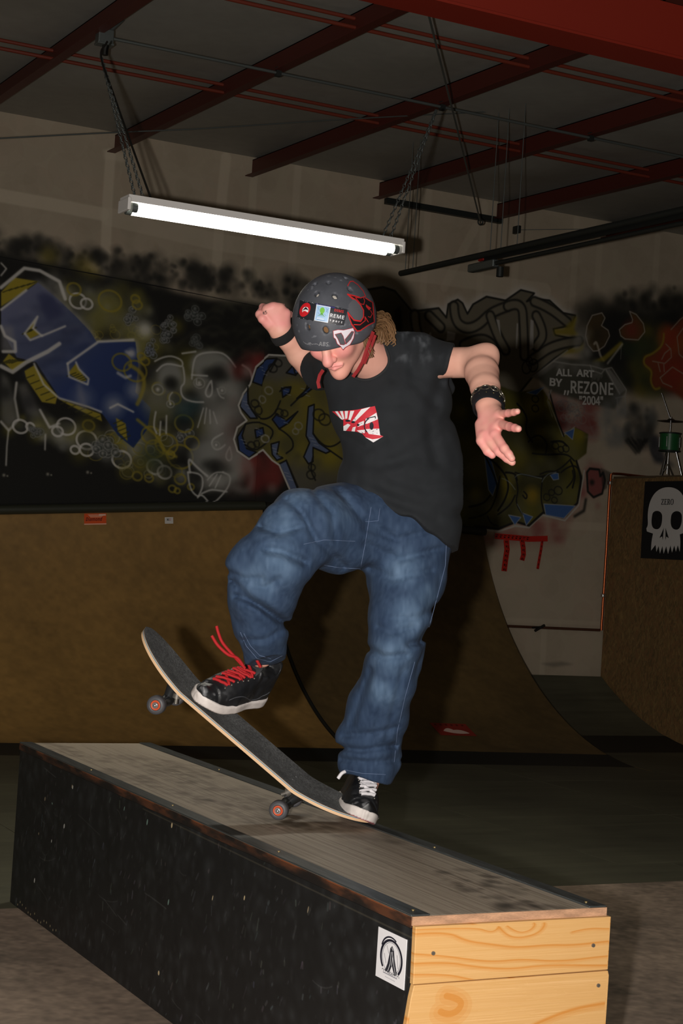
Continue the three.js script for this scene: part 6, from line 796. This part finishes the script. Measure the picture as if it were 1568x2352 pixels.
  for (const [x, y] of [[15, 1325], [445, 1310], [225, 1490], [820, 1475], [240, 1320]]) { soft(A, '#b8b4a6', x, y, 4, 0.7); soft(A, '#b8b4a6', x + 18, y + 4, 2.5, 0.7); }

  // ---- yellow lettering left of the skater
  const yel = [[1000, 1385], [900, 1150], [840, 1110], [760, 1020], [630, 1100], [530, 1030], [500, 930], [530, 830], [610, 770], [560, 700], [540, 640], [580, 540], [640, 460], [690, 310], [810, 205], [1000, 215], [1030, 280], [1110, 255], [1180, 300], [1500, 620], [1560, 1400]];
  fill(B, '#55524a', yel, 1); { g.save(); path(B, yel, true); g.clip(); for (let i = 0; i < 46; i++) soft(B, i % 4 ? '#8a7d1e' : '#a2901c', 640 + r() * 780, 480 + r() * 700, 16 + r() * 30, 0.4); for (let i = 0; i < 26; i++) soft(B, '#4a4932', 620 + r() * 800, 420 + r() * 900, 10 + r() * 24, 0.4); soft(B, '#67645a', 900, 320, 40, 0.8); soft(B, '#67645a', 660, 850, 24, 0.7); soft(B, '#5d5b50', 1100, 1250, 34, 0.8); g.restore(); }
  const bl2 = [[[690, 330], [790, 240], [880, 235], [790, 350], [740, 470], [660, 440]], [[960, 360], [1040, 270], [1120, 290], [1040, 380]], [[570, 560], [620, 500], [620, 620], [700, 750], [640, 750], [550, 650]], [[530, 910], [600, 800], [570, 900], [610, 1010], [690, 1040], [630, 1090], [545, 1030]], [[840, 760], [880, 710], [960, 770], [1060, 690], [980, 790], [900, 840]], [[1150, 650], [1200, 630], [1190, 880], [1240, 960], [1340, 1030], [1300, 1050], [1190, 1000], [1190, 1120], [1150, 1140], [1110, 1080], [1160, 960], [1130, 900]], [[830, 970], [900, 950], [880, 1060], [930, 1090], [880, 1110], [840, 1060]], [[900, 1140], [960, 1110], [1060, 1360], [1000, 1385]], [[680, 850], [760, 830], [770, 890], [690, 920]], [[920, 490], [1000, 480], [990, 530], [930, 570]], [[1050, 580], [1160, 480], [1190, 490], [1100, 560]]];
  bl2.forEach((p, i) => { fill(B, [2, 5, 6, 7].includes(i) ? '#5f6d8c' : BLU, p, 0.6); line(B, K, 3.2, p, 0.4, 1, false, true); const c = [0, 0]; p.forEach((q) => { c[0] += q[0] / p.length; c[1] += q[1] / p.length; }); for (let k = -1; k < 2; k++) line(B, '#a8adb6', 1.8, [[c[0] - 18 + k * 20, c[1] + k * 30 - 6], [c[0] + 18 + k * 20, c[1] + k * 30 + 4]], 0.4, 0.55); });
  line(B, '#d6d3ca', 4.2, [[1000, 1385], [900, 1150], [840, 1110], [760, 1020], [630, 1100], [530, 1030], [500, 930], [530, 830], [610, 770], [560, 700], [540, 640], [580, 540], [640, 460], [690, 310], [810, 205], [1000, 215], [1030, 280], [1110, 255], [1180, 300]], 0.5, 0.9);
  for (const p of [[[620, 480], [615, 600], [660, 700], [760, 770], [860, 720], [910, 600]], [[905, 520], [940, 480], [1000, 490]], [[1000, 640], [1130, 520], [1150, 430]], [[600, 800], [700, 770], [840, 830], [850, 900], [760, 990], [680, 1030], [600, 980]], [[900, 840], [1000, 900], [1030, 1000], [960, 1050]], [[960, 1110], [1060, 1340]], [[1190, 880], [1260, 980], [1360, 1000], [1460, 920]], [[1340, 1030], [1440, 1100]], [[1190, 1080], [1160, 1180], [1210, 1280]], [[1000, 230], [1040, 380]], [[880, 240], [820, 350]]]) line(B, K, 3.4, p, 0.6, 0.95, true);
  for (const [x, y, q, c] of [[810, 512, 9, '#96948a'], [750, 588, 9, '#96948a'], [1065, 815, 9, '#96948a'], [1040, 862, 7, '#96948a'], [780, 925, 9, '#b0aea4'], [680, 625, 9, K], [715, 682, 10, K], [900, 700, 9, K], [945, 708, 8, K], [1172, 1235, 10, K], [1180, 1170, 8, K], [650, 985, 9, K], [700, 970, 8, K], [890, 275, 9, K], [845, 320, 10, K], [1240, 720, 14, K], [1290, 760, 14, K]]) ring(B, c, x, y, q, 3.4, 0.85);

  // ---- right of the skater: grey letters on the bare wall with a pale halo
  const grey = [[-260, 420], [-120, 110], [0, 90], [60, 110], [150, 218], [290, 200], [330, 250], [340, 180], [390, 155], [415, 175], [440, 230], [470, 180], [540, 140], [640, 160], [720, 105], [790, 122], [750, 165], [790, 150], [870, 160], [940, 225], [1005, 238], [985, 290], [890, 310], [900, 340], [1045, 372], [960, 420], [900, 460], [780, 560], [700, 660], [600, 640], [300, 640], [-260, 560]];
  line(C, '#cfcdc8', 15, grey.slice(1, 22), 7, 0.8); fill(C, '#6b6453', grey, 1.5); line(C, K, 4, grey, 1, 1, false, true);
  soft(C, '#2d2a1e', 60, 250, 70, 0.7); fill(C, K, [[60, 210], [90, 190], [100, 300], [85, 330], [60, 290]], 2, 0.9);
  for (const p of [[[370, 190], [372, 265], [430, 312], [500, 290], [560, 225], [650, 190]], [[420, 395], [500, 352], [575, 385], [590, 450]], [[650, 190], [725, 160], [735, 300], [738, 450]], [[790, 165], [860, 190], [965, 275]], [[1025, 372], [900, 385], [780, 470]], [[165, 235], [170, 380], [300, 390]], [[240, 240], [300, 300]], [[560, 240], [590, 330], [640, 420]], [[800, 240], [850, 330], [800, 400]]]) { line(C, K, 25, p, 1.5, 1, true); line(C, '#736c5a', 17, p, 1.5, 1, true); }
  for (const p of [[[590, 258], [608, 262], [616, 350], [603, 310]], [[770, 258], [786, 266], [786, 408], [765, 420]], [[698, 278], [705, 280], [702, 412], [692, 412]], [[335, 320], [378, 330], [372, 368], [330, 372]], [[240, 330], [250, 325], [252, 350], [240, 352]]]) fill(C, '#a39f98', p, 0.8);
  for (const [x, y, q] of [[750, 510, 12], [785, 500, 12], [765, 480, 8]]) ring(C, K, x, y, q, 3, 0.9, 1.2);
  // black cloud and the flames
  for (let i = 0; i < 150; i++) { const x = 1010 + r() * 640, y = 190 + r() * 420 - (x > 1200 ? 30 : 0); soft(C, '#15150f', x, y, 14 + r() * 26, 0.32); }
  for (let i = 0; i < 40; i++) soft(C, '#1a1a14', 1230 + r() * 400, 90 + r() * 110, 6 + r() * 12, 0.4);
  fill(C, '#12120e', [[1090, 250], [1200, 200], [1600, 220], [1600, 640], [1280, 640], [1180, 520], [1090, 440]], 12, 0.9);
  const flame = (p, c1, c2) => { fill(E, c1, p, 3, 0.9); let cx = 0, cy = 0; p.forEach((q) => { cx += q[0] / p.length; cy += q[1] / p.length; }); soft(E, c2, cx, cy + 30, 26, 0.7); line(E, '#a49c92', 2.8, p, 0.8, 0.85, false, true); };
  for (let i = 0; i < 34; i++) soft(E, i % 3 ? '#7c6c16' : '#4c4e1a', 1080 + r() * 330, 480 + r() * 620, 12 + r() * 24, 0.3);
  for (let i = 0; i < 16; i++) soft(E, '#24301a', 1000 + r() * 240, 600 + r() * 500, 16 + r() * 20, 0.35);
  flame([[680, 360], [775, 335], [805, 385], [770, 460], [835, 505], [850, 560], [800, 660], [735, 705], [690, 710], [640, 650], [615, 560], [630, 460]], '#4b3a1c', '#2c2412');
  flame([[1045, 320], [1110, 350], [1180, 440], [1195, 520], [1130, 600], [1000, 590], [960, 560], [945, 500], [1000, 450], [1070, 430], [1075, 400]], '#5e3e18', '#7e2c20');
  line(E, '#b5aea0', 6, [[700, 640], [715, 610], [735, 660], [760, 760], [790, 800]], 1.2, 0.75, true); line(E, '#8a7a20', 12, [[960, 640], [800, 780], [700, 830]], 2, 0.85); line(E, '#a8a498', 5, [[975, 640], [900, 740], [830, 830]], 1.5, 0.8); line(E, '#8f8c84', 2, [[965, 660], [958, 790]], 0.8, 0.6);
  for (const p of [[[300, 490], [400, 490], [490, 400], [510, 360], [530, 380], [500, 500], [560, 560], [430, 550], [310, 550]], [[330, 770], [460, 685], [560, 680], [600, 610], [590, 690], [540, 720], [430, 730]]]) fill(E, '#85751c', p, 3, 0.9);
  for (let i = 0; i < 14; i++) soft(E, '#a19e96', 520 + r() * 130, 520 + r() * 260, 8 + r() * 12, 0.28);
  // red and yellow figure at the right edge
  fill(E, '#7a3417', [[1640, 340], [1540, 400], [1450, 500], [1420, 480], [1380, 540], [1385, 640], [1270, 740], [1190, 760], [1180, 840], [1270, 900], [1250, 1000], [1290, 1090], [1350, 1060], [1480, 1110], [1640, 1240]], 4, 0.95);
  for (let i = 0; i < 20; i++) soft(E, i % 3 ? '#8a2616' : '#9a5a18', 1330 + r() * 300, 480 + r() * 560, 14 + r() * 22, 0.4);
  for (const p of [[[1450, 500], [1540, 400], [1620, 340]], [[1400, 640], [1450, 690], [1455, 770], [1390, 830], [1270, 808]], [[1345, 970], [1465, 865], [1600, 950]], [[1345, 970], [1370, 1020], [1460, 1060]], [[1325, 830], [1345, 910]], [[1380, 840], [1385, 910]], [[1600, 440], [1510, 570], [1530, 740], [1600, 800]], [[1360, 790], [1390, 730], [1440, 690]]]) line(E, '#97887a', 3, p, 0.8, 0.8);
  line(E, '#96831c', 5, [[1380, 540], [1385, 640], [1270, 740], [1190, 760], [1180, 840], [1270, 900], [1245, 1000], [1290, 1090], [1340, 1070]], 1.5, 0.85, true);
  // yellow-green piece under the arm
  const piece = [[-200, 560], [360, 560], [480, 560], [700, 640], [830, 620], [880, 700], [940, 860], [1000, 822], [1072, 860], [1062, 960], [1010, 1000], [1042, 1080], [1030, 1185], [960, 1290], [840, 1272], [765, 1342], [700, 1312], [600, 1362], [450, 1345], [100, 1345], [-200, 1345]];
  for (let i = 0; i < 60; i++) soft(C, i % 4 === 0 ? '#8f8a84' : '#6e211f', 860 + r() * 260, 640 + r() * 260, 10 + r() * 20, 0.3);
  for (let i = 0; i < 46; i++) soft(C, '#79302e', 480 + r() * 480, 1300 + r() * 120, 9 + r() * 16, 0.22);
  for (let i = 0; i < 30; i++) soft(C, '#863c3c', 960 + r() * 170, 1020 + r() * 270, 10 + r() * 14, 0.24);
  fill(C, '#3a3816', piece, 1.5); { g.save(); path(C, piece, true); g.clip(); for (let i = 0; i < 56; i++) soft(C, i % 5 ? '#6a6418' : '#94841a', 380 + r() * 650, 640 + r() * 680, 14 + r() * 30, 0.5); for (let i = 0; i < 26; i++) soft(C, '#66644c', 430 + r() * 600, 880 + r() * 450, 12 + r() * 22, 0.45); soft(C, '#9a7c16', 780, 1180, 22, 0.8); soft(C, '#857717', 640, 1110, 20, 0.8); soft(C, '#857717', 650, 1170, 22, 0.6); soft(C, '#857717', 860, 660, 16, 0.6); soft(C, '#857717', 1030, 860, 18, 0.8); g.restore(); }
  line(C, '#b3b0a6', 4, [[540, 1362], [612, 1366], [690, 1340], [762, 1348], [832, 1282], [950, 1312], [1022, 1232], [1052, 1050]], 0.6, 0.85); line(C, '#a8a59c', 3.2, [[865, 690], [940, 870], [1000, 822]], 0.8, 0.8); line(C, K, 5, [[480, 1340], [600, 1356], [695, 1318], [762, 1338], [836, 1270], [940, 1296], [1015, 1220], [1036, 1090], [1010, 1000]], 0.8, 1);
  for (const p of [[[530, 975], [562, 985], [597, 1110], [572, 1182], [550, 1150]], [[840, 1225], [1005, 1235], [945, 1300], [850, 1282]], [[655, 1282], [720, 1295], [688, 1335]], [[728, 1272], [782, 1292], [748, 1338]], [[948, 852], [1000, 830], [990, 888]], [[750, 642], [842, 612], [800, 655]], [[870, 1070], [915, 1062], [918, 1095], [890, 1100]]]) { fill(C, '#3c5f96', p, 0.5); line(C, '#9a9ea6', 2.4, p, 0.5, 0.75, false, true); }
  for (const p of [[[520, 950], [600, 1100], [590, 1190]], [[690, 1080], [710, 1140], [690, 1220], [730, 1280]], [[835, 1080], [820, 1180], [840, 1270]], [[690, 1060], [720, 1070], [830, 1090], [930, 1040], [980, 990]], [[820, 1070], [860, 1050], [920, 1060]], [[930, 1060], [1000, 1000], [1040, 1090], [1020, 1190]], [[600, 1280], [660, 1240], [690, 1180]], [[780, 960], [850, 970], [960, 960], [1000, 1000]], [[760, 900], [800, 850], [860, 900], [850, 960]], [[450, 1300], [540, 1290], [590, 1200], [610, 1080]], [[870, 640], [900, 760], [945, 870]], [[730, 1180], [745, 1205], [755, 1180], [735, 1160]], [[960, 1140], [1000, 1100], [990, 1050]], [[545, 1290], [560, 1330], [600, 1340]]]) line(C, K, 3.6, p, 0.6, 0.95, true);
  for (const [x, y, q] of [[795, 675, 9], [795, 725, 9], [880, 1165, 8], [915, 1155, 11], [895, 1205, 8], [855, 1190, 9], [900, 920, 9], [930, 940, 8], [955, 935, 9]]) ring(C, K, x, y, q, 2.8, 0.9);
  for (const p of [[[560, 990], [620, 1040], [660, 1120], [640, 1200], [600, 1260]], [[700, 700], [760, 760], [740, 840], [780, 900]], [[980, 1000], [1010, 1060], [990, 1140]], [[640, 1060], [690, 1060], [700, 1100]], [[450, 1240], [520, 1230], [560, 1180]], [[880, 900], [930, 890], [960, 920]]]) line(C, '#0f0f0b', 4.4, p, 0.6, 0.95, true);
  for (const p of [[[690, 1085], [705, 1065], [760, 1075], [830, 1092]], [[830, 1110], [850, 1070], [905, 1058]], [[700, 1225], [735, 1290]], [[620, 1090], [655, 1100], [690, 1150]]]) line(C, '#8f9aa0', 2.2, p, 0.6, 0.7, true);
  // pink end stroke with black outline
  { const p = [[1065, 1060], [1080, 1040], [1130, 1045], [1135, 1080], [1150, 1060], [1160, 1100], [1145, 1170], [1100, 1190], [1070, 1160]]; fill(C, '#7f4440', p, 2, 0.95); line(C, K, 5, p, 1, 1, false, true); soft(C, K, 1092, 1112, 8, 0.9); line(C, K, 6, [[1060, 1200], [1050, 1260], [1000, 1290]], 2, 0.9); for (let i = 0; i < 6; i++) line(C, K, 3, [[1140 + i * 9, 1040 + i * 4], [1150 + i * 8, 1110 + r() * 40]], 1.6, 0.8); }
  for (let i = 0; i < 34; i++) ring(C, i % 2 ? '#8c8a84' : '#6d6a66', 920 + r() * 130, 680 + r() * 110, 6 + r() * 7, 3, 0.35);
  for (let i = 0; i < 24; i++) line(C, '#8e8c86', 3, [[1050 + r() * 140, 740 + r() * 160], [1080 + r() * 120, 720 + r() * 180]], 2, 0.35);
  // scroll with the lettering
  fill(C, '#39392f', [[800, 560], [920, 460], [1150, 480], [1268, 630], [1210, 730], [1090, 700], [880, 640]], 3, 0.9);
  for (let i = 0; i < 24; i++) soft(C, '#77756d', 900 + r() * 260, 470 + r() * 60, 8 + r() * 12, 0.3);
  fill(E, '#85837c', [[800, 890], [850, 880], [1015, 1090], [940, 1140], [900, 1060]], 2, 0.75); fill(E, '#6d6b64', [[90, 965], [330, 800], [400, 770], [330, 850], [140, 980]], 2, 0.8);
  for (const p of [[[90, 965], [300, 805], [440, 700]], [[800, 885], [870, 870], [1015, 1090], [1000, 1150], [910, 1170]], [[660, 850], [800, 890], [770, 930], [680, 900], [660, 850]], [[815, 890], [950, 1130]], [[300, 810], [480, 840], [660, 850]], [[1000, 1150], [1005, 1350]], [[925, 1180], [930, 1340]], [[250, 1140], [280, 1090], [240, 1200], [290, 1350]]]) line(E, '#a09e96', 3, p, 1, 0.75);
  const word = (s, x, y, h, wid, rot, font) => { const q = E(x, y), q2 = E(x + wid, y + wid * rot); g.save(); g.translate(q[0], q[1]); g.rotate(Math.atan2(q2[1] - q[1], q2[0] - q[0])); const L = Math.hypot(q2[0] - q[0], q2[1] - q[1]); g.font = `${h}px sans-serif`; const m = g.measureText(s).width; g.scale(L / m, 1); g.strokeStyle = '#c2c0ba'; g.lineWidth = 1.5; g.strokeText(s, 0, 0); g.fillStyle = '#b4b2ab'; g.fillText(s, 0, 0); g.restore(); };
  word('ALL', 330, 945, 21, 150, 0.05); word('ART', 530, 950, 21, 165, 0.08); word('BY', 255, 1045, 23, 125, 0.1); word(',,REZONE', 400, 1115, 38, 490, 0.05); word('"2004"', 550, 1230, 26, 240, 0.02);
  for (let i = 0; i < 12; i++) { const x = 680 + i * 9; line(E, '#8f8d86', 1.4, [[x, 930], [x - 2, 960 + r() * 50]], 0.6, 0.6); }
  // painted face beside the drums
  for (let i = 0; i < 60; i++) soft(F, i % 3 ? '#1e1f1c' : '#5c5e5c', 380 + r() * 520, 880 + r() * 700, 8 + r() * 15, 0.32);
  for (let i = 0; i < 40; i++) soft(F, '#6c6e6c', 0 + r() * 360, 700 + r() * 900, 8 + r() * 14, 0.25);
  for (let i = 0; i < 18; i++) line(F, '#12120f', 4, [[380 + i * 26, 1450 + r() * 100], [560 + i * 8 + r() * 60, 1740 - i * 14]], 2, 0.75);
  line(F, '#55564e', 6, [[800, 1500], [830, 1700], [940, 1850], [1010, 1840]], 2, 0.7, true); fill(F, '#2b2d33', [[830, 1420], [960, 1400], [1080, 1800], [1280, 1980], [900, 1900], [820, 1700]], 5, 0.8);
}
// ================================================================ shadows for every mesh, then hand over
scene.traverse((o) => { if (o.isMesh) { o.castShadow = true; o.receiveShadow = true; } });
renderer.render(scene, camera);
